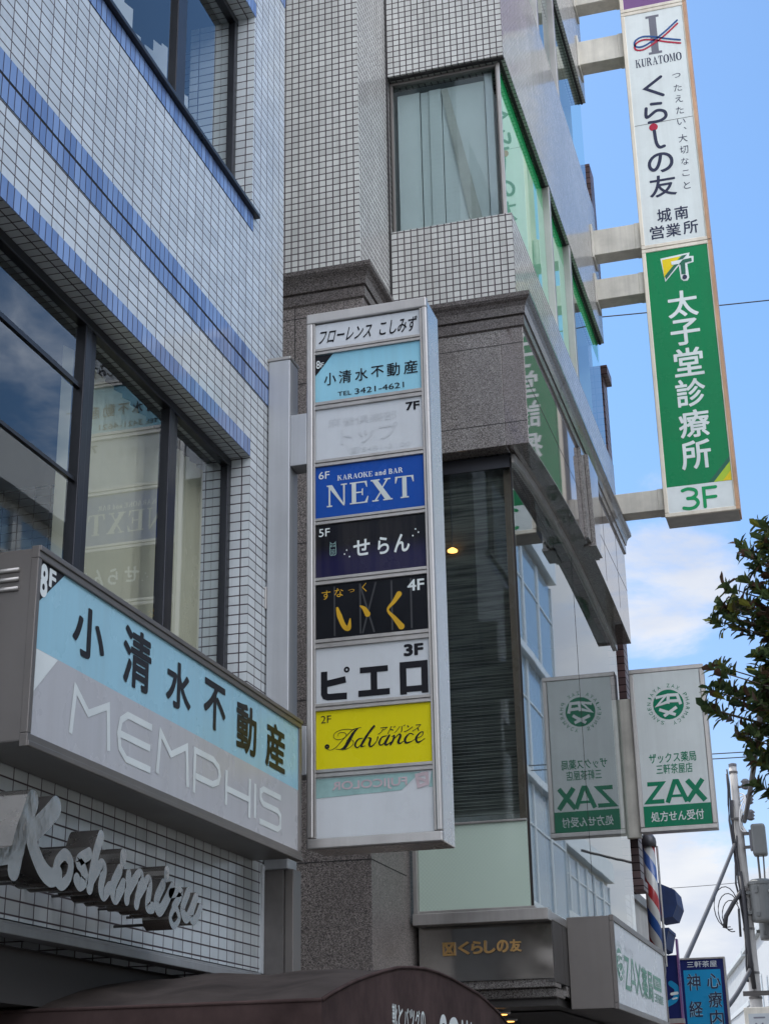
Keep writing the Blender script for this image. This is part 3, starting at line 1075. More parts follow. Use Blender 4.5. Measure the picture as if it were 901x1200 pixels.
def g_M(a, b, z0, z1):
    return [('s', [(a, z0), (a + .02, z1), (a + (b - a) * .42, z0 + (z1 - z0) * .60), (b - .02, z1 - .004), (b, z0)], LW, {'smooth': False, 'caps': False})]


def g_E(a, b, z0, z1):
    m = (z0 + z1) / 2
    return [('s', [(b, z1), (a + .07, z1), (a + .015, z1 - .03), (a, m), (a + .015, z0 + .03), (a + .07, z0), (b, z0)], LW, {'smooth': False, 'caps': False}),
            ('s', [(a + .013, m), (b - .01, m)], LW, {'smooth': False, 'caps': False})]


Z0, Z1 = 2.815, 2.978
sp = g_M(4.69, 4.985, Z0, Z1) + g_E(5.06, 5.345, Z0, Z1) + g_M(5.405, 5.70, Z0, Z1)
sp += [('s', [(5.765, Z0 - .01), (5.765, Z1), (5.96, Z1), (6.02, Z1 - .02), (6.035, 2.925), (6.02, 2.895), (5.96, 2.875), (5.775, 2.875)], LW, {'smooth': False, 'caps': False})]
sp += [('s', [(6.11, Z1 - .015), (6.11, Z0)], LW, {'smooth': False, 'caps': False}), ('s', [(6.12, 2.885), (6.375, 2.885)], LW, {'smooth': False, 'caps': False}), ('s', [(6.385, Z1), (6.385, Z0 - .01)], LW, {'smooth': False, 'caps': False})]
sp += [('s', [(6.455, Z1 - .01), (6.455, Z0)], LW, {'smooth': False, 'caps': False})]
sp += [('s', [(6.79, Z1 - .015), (6.56, Z1 - .015), (6.525, Z1 - .03), (6.525, 2.915), (6.56, 2.897), (6.75, 2.897), (6.785, 2.88), (6.785, 2.83), (6.75, 2.812), (6.515, 2.812)], LW, {'smooth': False, 'caps': False})]
lettering('lettering', sp, 'S', XP, 'ink_white', pn)

# ------------------------------------------------------------------ metal script lettering on the wall below
KO = {'K': [([(4.445, 2.541), (4.418, 2.484), (4.384, 2.419), (4.353, 2.316)], 0.056), ([(4.228, 2.335), (4.305, 2.348), (4.387, 2.379)], 0.038), ([(4.6, 2.548), (4.538, 2.499), (4.446, 2.436)], 0.056), ([(4.43, 2.445), (4.477, 2.388), (4.534, 2.34), (4.593, 2.32), (4.64, 2.335)], 0.046)],
      'o': [([(4.681, 2.406), (4.632, 2.372), (4.629, 2.326), (4.671, 2.307), (4.718, 2.338), (4.726, 2.385), (4.681, 2.406)], 0.038)],
      's': [([(4.856, 2.433), (4.784, 2.399), (4.817, 2.378), (4.838, 2.345), (4.802, 2.323), (4.774, 2.337)], 0.033)],
      'h': [([(4.94, 2.503), (4.905, 2.434), (4.873, 2.322)], 0.036), ([(4.879, 2.346), (4.945, 2.405), (4.974, 2.394), (4.958, 2.336), (4.983, 2.311), (5.021, 2.34)], 0.033)],
      'i': [([(5.099, 2.409), (5.05, 2.347), (5.077, 2.311), (5.133, 2.364)], 0.035), ([(5.123, 2.466), (5.121, 2.447)], 0.036)],
      'm': [([(5.174, 2.402), (5.167, 2.316)], 0.033), ([(5.167, 2.337), (5.248, 2.409), (5.281, 2.403), (5.249, 2.309)], 0.032), ([(5.255, 2.335), (5.331, 2.4), (5.357, 2.389), (5.345, 2.315), (5.387, 2.311)], 0.032)],
      'n': [([(5.476, 2.406), (5.421, 2.341), (5.462, 2.311), (5.564, 2.406)], 0.034), ([(5.505, 2.457), (5.504, 2.44)], 0.034)],
      'z': [([(5.548, 2.382), (5.645, 2.395), (5.581, 2.334)], 0.028), ([(5.597, 2.334), (5.551, 2.294), (5.587, 2.265), (5.636, 2.299), (5.597, 2.334)], 0.025)],
      'u': [([(5.714, 2.405), (5.665, 2.337), (5.713, 2.309), (5.788, 2.39)], 0.031), ([(5.797, 2.397), (5.75, 2.319), (5.793, 2.31), (5.843, 2.361)], 0.028)]}
kl = thing('script_lettering', 'chrome script lettering standing off the white tiled wall on steel pins', 'lettering', (W, 4.9, 2.25))
for k, st in KO.items():
    sp = []
    for pts, w in st:
        closed = pts[0] == pts[-1]
        sp.append(('s', pts, w * (1.06 if closed else 1.36), {'closed': closed}))
    lettering('letter', sp, 'S', -2.56, 'chrome', kl, lift=0.0, thick=0.11, side='chrome_side')
for (py, pz) in ((4.44, 2.40), (4.53, 2.47), (4.55, 2.345), (4.66, 2.32), (4.92, 2.47), (4.88, 2.34), (5.08, 2.33), (5.26, 2.33), (5.45, 2.325), (5.59, 2.275), (5.70, 2.32)):
    MB().tube([(-2.56, py, pz), (W - 0.002, py, pz)], 0.006, 6).build('standoff_pin', 'dark_metal', kl)

# ------------------------------------------------------------------ shop awning at the foot of the picture
aw = thing('shop_awning', 'brown barrel awning with white lettering below the metal script letters', 'awning', (-1.75, 6.5, 1.5))
XA = -1.70
arc = [(5.107, 1.946), (5.22, 1.975), (5.45, 2.025), (5.66, 2.062), (5.861, 2.093), (6.05, 2.118), (6.233, 2.132), (6.45, 2.143), (6.648, 2.143), (6.90, 2.135), (7.173, 2.117), (7.42, 2.10), (7.63, 2.072), (7.86, 2.035), (8.057, 1.993)]
top = MB()
vs, fs = [], []
nx = 14
for i in range(nx + 1):
    x = XA + (-3.6 - XA) * i / nx
    sag = 0.012 * math.sin(i * 1.9) * (0 < i < nx)
    for j, (yy, zz) in enumerate(arc):
        vs.append((x, yy, zz + sag * math.sin(j * 0.8)))
n = len(arc)
for i in range(nx):
    for j in range(n - 1):
        fs.append((i * n + j, i * n + j + 1, (i + 1) * n + j + 1, (i + 1) * n + j))
top.add(vs, fs)
top.build('canopy', 'awning_cloth_top', aw, smooth=True)
MB().box(-3.6, XA - 0.001, 5.100, 5.106, 1.72, 1.945).build('valance', 'awning_cloth', aw)
ep = MB()
ep.prism([(XA, 5.1, 1.60)] + [(XA, a, b - 0.002) for a, b in arc] + [(XA, 8.06, 1.60)], (-0.02, 0, 0))
ep.build('end_panel', 'awning_cloth', aw)
MB().tube([(XA + 0.001, a, b) for a, b in arc], 0.007, 6).tube([(XA, 5.1, 1.945), (-3.6, 5.1, 1.945)], 0.007, 6).build('piping', 'awning_cloth', aw, smooth=True)
sp = []
for i, c in enumerate('靴とバッグの'):
    a = 5.94 + i * 0.083
    sp.append(T(c, a + 0.006, a + 0.074, 1.895, 1.978 if c in '靴と' else 1.972, 0.012))
lettering('lettering', sp, 'S', XA, 'ink_white', aw)
lettering('lettering', [('s', [(6.66, 1.87), (6.70, 1.945), (6.76, 1.955), (6.79, 1.90)], 0.035), ('s', [(6.83, 1.87), (6.86, 1.94), (6.95, 1.955), (7.0, 1.92), (6.98, 1.87)], 0.035),
                        ('s', [(7.08, 1.955), (7.07, 1.87)], 0.03), ('s', [(7.17, 1.96), (7.15, 1.87)], 0.025), ('s', [(7.25, 1.955), (7.24, 1.87)], 0.025)], 'S', XA, 'ink_white', aw)
for yy in (5.12, 8.03):
    MB().tube([(XA - .03, yy, 0), (XA - .03, yy, 1.7)], 0.02, 8).build('pole', 'dark_metal', aw)

# ------------------------------------------------------------------ directory sign on its post
ds = thing('directory_sign', 'tall silver directory sign with a column of coloured tenant panels', 'sign', (-2.63, 7.2, 0))
MB().box(-2.694, -2.569, 7.20, 7.335, 2.70, 5.455).build('post', 'steel_post', ds, bevel=0.006)
MB().box(-2.590, -2.545, 7.215, 7.33, 0.0, 2.70).build('post_foot', 'brown_metal', ds, bevel=0.004)
MB().box(-2.70, -2.565, 7.196, 7.34, 5.455, 5.475).build('cap_plate', 'aluminium_dull', ds, bevel=0.004)
for y_, z_ in ((7.21, 5.34), (7.19, 4.03)):
    MB().box(-2.715, -2.69, y_, y_ + .05, z_, z_ + .12).build('fixing_plate', 'aluminium_dull', ds, bevel=0.003)
    MB().tube([(-2.72, y_ + .025, z_ + .06), (-2.685, y_ + .025, z_ + .06)], .012, 8).build('bolt', 'cap_grey', ds)
MB().box(-2.569, -2.474, 7.205, 7.33, 4.818, 5.118).build('arm', 'steel_post', ds, bevel=0.005)
MB().box(-2.569, -2.474, 7.205, 7.33, 3.15, 3.40).build('arm', 'steel_post', ds, bevel=0.005)
FX0, FX1, FY0, FY1, FZ0, FZ1 = -2.475, -1.792, 7.20, 7.47, 2.785, 5.712
MB().box(FX0 + 0.004, FX1 - 0.004, FY0 + 0.03, FY1, FZ0 + 0.004, FZ1 - 0.004).build('housing', 'steel_sheet', ds, bevel=0.006)
fr = MB()
fr.box(FX0, FX1, FY0, FY0 + 0.04, 5.652, FZ1).box(FX0, FX1, FY0, FY0 + 0.04, FZ0, 2.836)
fr.box(FX0, -2.440, FY0, FY0 + 0.04, 2.836, 5.652).box(-1.822, FX1, FY0, FY0 + 0.04, 2.836, 5.652)
fr.build('rim', 'aluminium', ds, bevel=0.007)
rows = [(5.496, 5.642), (5.175, 5.456), (4.835, 5.126), (4.503, 4.792), (4.174, 4.462), (3.843, 4.130), (3.508, 3.792), (3.175, 3.466), (2.841, 3.131)]
rl = MB()
for (a, b) in zip(rows[1:], rows[:-1]):
    z0, z1 = a[1] + 0.002, b[0] - 0.002
    h = (z1 - z0)
    rl.box(-2.440, -1.822, FY0 + 0.006, FY0 + 0.035, z0, z0 + h * 0.42)
    rl.box(-2.440, -1.822, FY0 + 0.006, FY0 + 0.035, z0 + h * 0.58, z1)
    rl.box(-2.440, -1.822, FY0 + 0.012, FY0 + 0.034, z0 + h * 0.42, z0 + h * 0.58)
rl.box(-2.4395, -2.428, FY0 + 0.004, FY0 + 0.036, 2.838, 5.65).box(-1.8335, -1.8225, FY0 + 0.004, FY0 + 0.036, 2.838, 5.65)
rl.build('divider_rails', 'aluminium_dull', ds, bevel=0.002)
YP = FY0 + 0.018
PX0, PX1 = -2.430, -1.832
PWD = PX1 - PX0
row_mat = ['white_panel', 'sky_panel', 'white_panel', 'blue_panel', 'night_panel', 'black_panel', 'white_panel', 'yellow_panel', 'faded_panel']
row_lab = ['narrow pale panel with building name', 'light blue panel of the eighth floor', 'blank white panel of the seventh floor', 'blue panel of the karaoke bar', 'black and indigo panel of the fifth floor',
           'black panel with gold brush lettering', 'white panel with heavy black lettering', 'yellow panel with script lettering', 'faded white panel with a teal strip']
panels = []
for (z0, z1), m_, l_ in zip(rows, row_mat, row_lab):
    panels.append(MB().box(PX0 - 0.006, PX1 + 0.006, YP, YP + 0.004, z0 - 0.004, z1 + 0.004).build('tenant_panel', m_, ds, label=l_))


def fx(r, a):
    return PX0 + a * PWD


def fz(r, b):
    return rows[r][0] + b * (rows[r][1] - rows[r][0])


def FT(r, body, a0, a1, b0, b1, **k):
    return T(body, fx(r, a0), fx(r, a1), fz(r, b0), fz(r, b1), **k)


def FL(r, specs, mat, name='lettering'):
    return lettering(name, specs, 'F', YP, mat, panels[r], lift=.0002 if name == 'faded_stripe' else .0015)


FL(0, [FT(0, 'フローレンス', .04, .545, .20, .74, bold=.012, shear=.06), FT(0, 'こしみず', .62, .965, .18, .80, bold=.012, shear=.06)], 'ink_black')
FL(1, [FT(1, '小', .085, .20, .335, .60, bold=.012), FT(1, '清', .225, .345, .335, .61, bold=.01), FT(1, '水', .38, .50, .335, .60, bold=.012), FT(1, '不', .53, .65, .36, .60, bold=.012), FT(1, '動', .68, .80, .335, .615, bold=.01), FT(1, '産', .835, .965, .335, .615, bold=.01)], 'ink_black')
FL(1, [FT(1, 'TEL', .215, .345, .075, .165, bold=.008), FT(1, '3421-4621', .375, .835, .065, .185, bold=.006)], 'ink_black')
FL(1, [('p', [(fx(1, 0), fz(1, 1)), (fx(1, .17), fz(1, 1)), (fx(1, 0), fz(1, .56))])], 'ink_black', 'corner_patch')
lettering('floor_number', [FT(1, '8', .012, .05, .72, .89, bold=.01), FT(1, 'F', .055, .085, .74, .84, bold=.01)], 'F', YP, 'ink_white', panels[1], lift=.0035)
FL(2, [FT(2, '7F', .845, .972, .755, .925, bold=.03)], 'ink_black', 'floor_number')
FL(2, [FT(2, '麻雀倶楽部', .12, .76, .62, .80), FT(2, 'トップ', .24, .77, .24, .57, bold=.01), FT(2, '☎5481-3100', .30, .88, .04, .17)], 'ink_ghost', 'faded_lettering')
FL(3, [FT(3, '6F', .032, .132, .765, .91, bold=.004)], 'ink_white', 'floor_number')
FL(3, serif_word('KARAOKE', fx(3, .205), fx(3, .53), fz(3, .70), fz(3, .80)) + serif_word('and', fx(3, .55), fx(3, .655), fz(3, .70), fz(3, .80)) + serif_word('BAR', fx(3, .675), fx(3, .805), fz(3, .70), fz(3, .80)), 'ink_white')
FL(3, serif_word('NEXT', fx(3, .10), fx(3, .905), fz(3, .20), fz(3, .625)), 'ink_silver')
FL(4, [FT(4, '5F', .032, .132, .78, .935, bold=.006)], 'ink_white', 'floor_number')
FL(4, [FT(4, 'せ', .345, .495, .335, .645, bold=.02), FT(4, 'ら', .565, .665, .32, .645, bold=.02), FT(4, 'ん', .71, .85, .32, .66, bold=.02)] +
   [('p', [(fx(4, a), fz(4, b + .02)), (fx(4, a + .008), fz(4, b)), (fx(4, a), fz(4, b - .02)), (fx(4, a - .008), fz(4, b))]) for a, b in ((.265, .40), (.285, .47), (.31, .34), (.88, .60), (.905, .72), (.93, .655))], 'ink_white')
ow = []
a, b = fx(4, .16), fz(4, .53)
ow += [('s', [(a - .014, b + .03), (a - .016, b - .03), (a, b - .036), (a + .016, b - .03), (a + .014, b + .03)], .0028), ('s', [(a - .015, b + .036), (a - .006, b + .026), (a + .006, b + .026), (a + .015, b + .036)], .0028, {'smooth': False})]
for s_ in (-1, 1):
    ow += [('s', [(a + s_ * .007 + .004 * math.cos(q), b + .014 + .004 * math.sin(q)) for q in [i * math.pi / 4 for i in range(9)]], .002, {'closed': True})]
for k in range(4):
    ow.append(('s', [(a - .011, b - .004 - k * .008), (a - .004, b - .009 - k * .008), (a + .004, b - .004 - k * .008), (a + .011, b - .009 - k * .008)], .002, {'smooth': False}))
FL(4, ow, 'ink_teal', 'emblem')
FL(5, [FT(5, '4F', .82, .968, .725, .935, bold=.02)], 'ink_white', 'floor_number')
FL(5, [FT(5, 'す', .055, .135, .73, .90), FT(5, 'な', .17, .25, .755, .92), FT(5, 'っ', .295, .35, .82, .875), FT(5, 'く', .42, .46, .80, .97)], 'ink_gold')


def br(pts, w):
    return ('s', [(fx(5, a), fz(5, b)) for a, b in pts], [q * PWD for q in w])


FL(5, [br([(.195, .55), (.215, .40), (.255, .20), (.295, .16), (.31, .33)], [.02, .045, .04, .045, .008]), br([(.40, .545), (.435, .49), (.465, .38)], [.01, .035, .05]),
       br([(.745, .69), (.70, .56), (.645, .42), (.70, .26), (.76, .09)], [.05, .035, .018, .035, .055])], 'ink_gold')
FL(5, [('s', [(fx(5, a), fz(5, .05)), (fx(5, a + d), fz(5, .95))], .009, {'smooth': False}) for a, d in ((.17, .0), (.40, .0), (.42, .12), (.52, -.12), (.68, .0), (.85, .0))], 'ink_charcoal', 'faded_stripe')
FL(6, [FT(6, '3F', .775, .945, .715, .935, bold=.04)], 'ink_black', 'floor_number')
FL(6, [('s', [(fx(6, .075), fz(6, .575)), (fx(6, .075), fz(6, .17)), (fx(6, .085), fz(6, .125)), (fx(6, .11), fz(6, .105)), (fx(6, .275), fz(6, .10))], .034, {'smooth': False, 'caps': False}),
       ('s', [(fx(6, .085), fz(6, .345)), (fx(6, .265), fz(6, .40))], .034, {'smooth': False, 'caps': False}),
       ('s', [(fx(6, .275) + .0105 * math.cos(q), fz(6, .575) + .0105 * math.sin(q)) for q in [i * math.pi / 5 for i in range(11)]], .010, {'closed': True}),
       ('s', [(fx(6, .39), fz(6, .535)), (fx(6, .635), fz(6, .535))], .030, {'smooth': False, 'caps': False}), ('s', [(fx(6, .375), fz(6, .115)), (fx(6, .648), fz(6, .115))], .032, {'smooth': False, 'caps': False}),
       ('s', [(fx(6, .512), fz(6, .53)), (fx(6, .512), fz(6, .12))], .034, {'smooth': False, 'caps': False}),
       ('s', [(fx(6, .765), fz(6, .03)), (fx(6, .765), fz(6, .555)), (fx(6, .95), fz(6, .555)), (fx(6, .95), fz(6, .03))], .034, {'smooth': False, 'caps': False}),
       ('s', [(fx(6, .77), fz(6, .12)), (fx(6, .945), fz(6, .12))], .030, {'smooth': False, 'caps': False})], 'ink_black')
FL(7, [FT(7, '2F', .045, .135, .795, .925)], 'ink_black', 'floor_number')


def sc(pts, w, closed=False):
    q = []
    for (x, y) in pts:
        q.append((fx(7, (x - 45) / 830), fz(7, 1 - (y - (200 - .094 * (x - 45))) / 412)))
    return ('s', q, [k / 830 * PWD for k in w], {'closed': closed})


FL(7, [sc([(116, 446), (124, 436), (136, 440), (134, 452), (122, 456), (116, 446)], [14, 14], True), sc([(120, 460), (150, 470), (190, 450), (250, 385), (310, 325), (345, 312), (372, 306)], [4, 3, 4, 5, 5, 4, 3]),
       sc([(350, 312), (318, 345), (285, 400), (255, 448), (225, 462)], [6, 18, 26, 22, 4]), sc([(335, 325), (260, 320), (195, 340), (174, 372), (195, 394), (240, 388), (266, 362), (250, 344), (215, 348), (205, 370)], [4, 4, 4, 4, 4, 4, 4, 4, 3]),
       sc([(190, 462), (250, 464), (300, 442), (318, 412), (300, 394), (268, 400)], [3, 4, 4, 4, 4, 3]),
       sc([(385, 382), (350, 392), (328, 430), (345, 450), (375, 420), (392, 385)], [4, 10, 14, 8, 5, 4]), sc([(466, 296), (430, 340), (385, 410), (372, 440), (400, 436)], [16, 16, 18, 12, 3]),
       sc([(420, 380), (440, 385), (430, 425), (445, 440), (480, 405), (492, 372)], [4, 14, 18, 10, 5, 8]),
       sc([(558, 362), (520, 375), (500, 415), (515, 430), (548, 400), (565, 365)], [4, 10, 14, 8, 5, 5]), sc([(572, 360), (545, 410), (550, 428), (585, 405)], [14, 18, 12, 3]),
       sc([(590, 370), (608, 362), (598, 395), (580, 425)], [3, 12, 14, 14]), sc([(600, 392), (640, 352), (652, 362), (635, 405), (650, 415), (675, 398)], [4, 8, 16, 18, 10, 3]),
       sc([(742, 352), (718, 345), (685, 380), (690, 410), (725, 402), (752, 385)], [8, 6, 16, 14, 6, 3]), sc([(760, 382), (800, 362), (812, 335), (790, 338), (762, 375), (770, 405), (800, 395), (822, 378)], [4, 5, 7, 8, 16, 14, 6, 3])], 'ink_black')
FL(7, [FT(7, 'アドバンス', .55, .905, .52, .655, bold=.004, shear=.10)], 'ink_black')
FL(8, [('p', [(fx(8, 0), fz(8, .99)), (fx(8, .90), fz(8, .99)), (fx(8, .73), fz(8, .70)), (fx(8, 0), fz(8, .66))]), ('p', [(fx(8, .96), fz(8, .72)), (fx(8, .995), fz(8, .72)), (fx(8, .995), fz(8, .99)), (fx(8, .985), fz(8, .99))])], 'ink_teal', 'faded_strip')
lettering('faded_lettering', [FT(8, 'FUJICOLOR', .14, .78, .735, .92, bold=.02, mirror=True), ('s', [(fx(8, .86), fz(8, .93)), (fx(8, .945), fz(8, .95)), (fx(8, .95), fz(8, .78)), (fx(8, .875), fz(8, .74)), (fx(8, .86), fz(8, .93))], .016, {'smooth': False, 'closed': True}), ('s', [(fx(8, .885), fz(8, .87)), (fx(8, .93), fz(8, .83))], .014)], 'F', YP, 'ink_pink', panels[8], lift=.0035)

# ------------------------------------------------------------------ granite and tile corner building
G = -1.76            # street face
YF = 9.77            # face towards the camera
YB = 14.85           # far end
sb = thing('corner_building', 'pale square tiled building with granite cornice and mirror glass behind the directory sign', 'building', (-2.7, 9.0, 0))
mb = MB()
mb.box(-6, -2.70, 9.0, 14.85, 6.99, 18)
mb.box(-2.70, G, YF, YB, 6.99, 7.765)
mb.box(-2.70, G, YF, YB, 9.175, 10.83)
mb.box(-2.70, G, YF, YB, 12.23, 13.9)
mb.box(-2.70, G, YF, YB, 15.3, 16.96)
mb.build('wall', 'blush_tile', sb)
MB().box(-6.02, -2.68, 8.98, 14.9, 18, 18.15).box(-2.70, G + .02, YF - .02, YB + .02, 16.96, 17.1).build('roof_parapet', 'granite_light', sb)
# dark angle trims and mortar line in the inner corner and round the openings
tr = MB()
tr.box(-2.7, -2.688, YF - 0.012, YF - 0.001, 7.05, 16.9)
for z in (9.163, 12.218):
    tr.box(-2.69, G - 0.005, YF + 0.02, YF + 0.05, z, z + 0.012)
    tr.box(G - 0.055, G - 0.03, YF + 0.05, YB - 0.002, z, z + 0.012)
tr.build('drip_trim', 'dark_joint', sb)


def storey(z0, z1, film):
    # corner window: frontal pane, street panes, thin aluminium frame
    w = window(sb, 'F', YF + 0.07, -2.69, -1.822, z0 + 0.004, z1 - 0.015, fr=0.022, depth=0.05, frame='brown_metal', pane='clear_glass')
    f = MB()
    for yy, wd in ((11.68, 0.07), (12.72, 0.09)):
        f.box(-1.835, G - 0.006, yy, yy + wd, z0 + 0.003, z1 - 0.004)
    f.box(-1.85, -1.815, YF + 0.072, YB - 0.003, z0 + 0.002, z0 + 0.03)
    f.box(-1.834, -1.808, YF + 0.066, YF + 0.09, z0 + 0.03, z1 - 0.01)
    s = f.build('window', 'aluminium_dull', sb, bevel=0.003)
    MB().add([(-1.82, YF + .09, z0 + .03), (-1.82, YB, z0 + .03), (-1.82, YB, z1), (-1.82, YF + .09, z1)], [(0, 1, 2, 3)]).build('pane', 'green_glass', s)
    if film:
        MB().box(-1.830, -1.827, YF + .12, 12.71, z0 + .04, z1 - .01).build('window_film', 'film_green', s)
        MB().box(-1.830, -1.827, 12.86, YB - .05, z1 - .24, z1 - .01).build('window_film', 'film_green', s)
    return w


wA = storey(7.765, 9.175, True)
wB = storey(10.83, 12.23, False)
wC = storey(13.9, 15.3, False)
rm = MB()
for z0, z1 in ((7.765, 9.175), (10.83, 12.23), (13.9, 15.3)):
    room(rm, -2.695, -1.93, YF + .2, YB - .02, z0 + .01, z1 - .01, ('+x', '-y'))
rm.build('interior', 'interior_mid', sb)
bl = MB()
for a, b, d in ((-2.655, -2.475, 0.0), (-2.47, -2.405, 0.012), (-2.40, -2.30, 0.0), (-2.295, -1.955, 0.006)):
    bl.box(a, b, YF + .17 + d, YF + .175 + d, 7.80, 9.10)
bl.build('hanging_blind', 'blind_white', wA)
bl = MB()
bl.prism([(-2.30, YF + .16, 9.08), (-2.245, YF + .16, 9.08), (-2.00, YF + .16, 7.80), (-2.10, YF + .16, 7.80)], (0, 0.004, 0))
bl.build('hanging_blind', 'blind_grey', wA)
MB().box(-1.945, -1.885, YF + .15, YF + .20, 7.77, 9.16).build('interior_post', 'steel_post', wA)

# granite storey: slabs, polished street fascia with its flat arch, pillar
gb = MB()
gb.box(-6, -2.675, 8.975, 14.8, 0.0, 6.80)
gb.build('granite_pillar', 'granite_rough', sb, bevel=0.005)
GX, GY = -1.72, YF - 0.04
MB().box(-2.675, GX - 0.165, GY, YF + 0.10, 5.89, 6.80).build('granite_slab', 'granite', sb, bevel=0.004)
arch = [(GY, 5.888), (10.2, 5.935), (10.8, 5.985), (11.4, 6.012), (12.0, 6.020), (12.6, 6.010), (13.2, 5.982), (13.8, 5.942), (14.4, 5.892), (YB, 5.850)]
fa = MB()
fa.prism([(GX, a, b) for a, b in arch] + [(GX, YB, 6.80), (GX, GY, 6.80)], (-0.165, 0, 0))
fa.build('granite_fascia', 'granite_polished', sb, bevel=0.004)
jt = MB()
for z in (6.058, 6.668):
    jt.box(-2.66, GX - 0.002, GY - 0.0012, GY + .01, z, z + 0.005)
for z in (2.995, 5.05, 6.2, 6.70, 1.6, 4.0):
    jt.box(-3.6, -2.6785, 8.9735, 9.2, z, z + 0.006)
    jt.box(-2.69, -2.6735, 8.974, 9.75, z, z + 0.006)
jt.box(-3.17, -3.164, 8.9735, 9.0, 0, 6.79).box(-2.69, -2.6785, 9.36, 9.366, 0, 2.99)
for yy in (11.0, 13.35, 14.2):
    jt.box(G, GX + 0.0012, yy, yy + .005, 6.03, 6.79)
jt.box(G, GX + 0.0012, YF, YB, 6.395, 6.40)
jt.build('slab_joint', 'dark_joint', sb)
for (a, b, x0, x1, zz) in ((12.02, 12.90, GX, -1.690, 6.03), (12.20, 12.74, -1.690, -1.655, 6.03)):
    MB().prism([(x0 - 0.001, a + .13, zz), (x0 - 0.001, b - .13, zz), (x0 - 0.001, b, 6.80), (x0 - 0.001, a, 6.80)], (x1 - x0, 0, 0)).build('keystone', 'granite', sb, bevel=0.004)
MB().box(G, -1.650, 12.30, 12.64, 6.0, 6.03).build('keystone_foot', 'granite', sb, bevel=0.004)
# cornice swept round the pillar and both faces
path = [(-6.0, 8.975), (-2.675, 8.975), (-2.675, GY), (GX, GY), (GX, YB + .02), (-3.0, YB + .02)]
prof = [(0.0, 6.79), (0.016, 6.80), (0.016, 6.872), (0.003, 6.876), (0.003, 6.886), (0.024, 6.890), (0.028, 6.915), (0.034, 6.945), (0.048, 6.972), (0.066, 6.990), (0.071, 7.0), (0.075, 7.002), (0.075, 7.036), (-0.06, 7.052)]


def sweep(mb, path, prof):
    k = len(prof)
    offs = []
    for i, p in enumerate(path):
        ns = []
        for a, b in ((i - 1, i), (i, i + 1)):
            if a >= 0 and b < len(path):
                d = Vector((path[b][0] - path[a][0], path[b][1] - path[a][1])).normalized()
                ns.append(Vector((d.y, -d.x)))
        offs.append(ns[0] if len(ns) == 1 or (ns[0] - ns[1]).length < 1e-6 else ns[0] + ns[1])
    vs = [(p[0] + o.x * q, p[1] + o.y * q, z) for p, o in zip(path, offs) for q, z in prof]
    fs = [(i * k + j, (i + 1) * k + j, (i + 1) * k + j + 1, i * k + j + 1) for i in range(len(path) - 1) for j in range(k - 1)]
    mb.add(vs, fs)
    return mb


sweep(MB(), path, prof).build('cornice', 'granite_dark', sb)
jc = MB()
for yy in (11.13, 13.3, 14.2):
    o = len(jc.v)
    sweep(jc, [(GX + 0.0005, yy), (GX + 0.0005, yy + 0.006)], [(q + 0.001, z) for q, z in prof])
jc.build('cornice_joint', 'dark_joint', sb)

# first floor: frontal pane with frosted foot, mirror glass along the street, aluminium head
hd = MB()
hd.box(-2.63, -1.885, YF + 0.11, YF + 0.15, 5.79, 5.889)
hd.build('window_head', 'bronze_frame', sb)
gw = MB()
gw.box(-2.655, -2.625, YF + .06, YF + .13, 2.765, 5.79).box(-2.625, -1.90, YF + .10, YF + .14, 3.322, 3.337).box(-2.63, -1.87, YF + .09, YF + .14, 2.765, 2.785)
gwo = gw.build('window', 'aluminium_dull', sb, bevel=0.003)
MB().box(-2.625, -1.90, YF + .115, YF + .123, 3.337, 5.79).build('pane', 'clear_glass', gwo)
MB().box(-2.625, -1.90, YF + .112, YF + .122, 2.785, 3.322).build('frosted_pane', 'frosted_film', gwo)
XG = -1.882
sw = MB()
sw.prism([(XG, a, b) for a, b in [(max(a, YF + .13), b + .002) for a, b in arch]] + [(XG, a, b - 0.06) for a, b in [(max(a, YF + .13), b) for a, b in arch[::-1]]], (0.022, 0, 0))
MB().box(XG - .03, XG + .012, YF + .13, YB, 2.752, 2.778).build('sill_rail', 'aluminium', sb)
swo = sw.build('window', 'aluminium', sb)
MB().box(XG - 0.010, XG + .001, YF + .110, YF + .124, 2.77, 5.86).build('corner_seal', 'dark_joint', swo)
MB().add([(XG - .001, YF + .125, 2.775), (XG - .001, 14.9, 2.775), (XG - .001, 14.9, 5.9), (XG - .001, 12.3, 5.98), (XG - .001, YF + .125, 5.9)], [(0, 1, 2, 3, 4)]).build('pane', 'street_glass', swo)
MB().box(XG - .004, XG + .0006, 12.38, 12.386, 2.78, 5.97).build('glazing_joint', 'dark_joint', swo)
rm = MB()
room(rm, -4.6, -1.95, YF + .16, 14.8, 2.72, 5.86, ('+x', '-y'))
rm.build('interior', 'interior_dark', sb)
bl = MB()
z = 3.42
while z < 5.77:
    bl.add([(-2.60, YF + .24, z), (-1.965, YF + .24, z), (-1.965, YF + .225, z + .017), (-2.60, YF + .225, z + .017)], [(0, 1, 2, 3)])
    z += 0.0225
bl.box(-2.60, -1.955, YF + .222, YF + .245, 3.395, 3.418)
bl.build('slat_blind', 'pleated_blind', gwo)
MB().box(-1.960, -1.905, YF + .20, YF + .28, 2.75, 5.84).build('interior_post', 'wood_brown', sb)

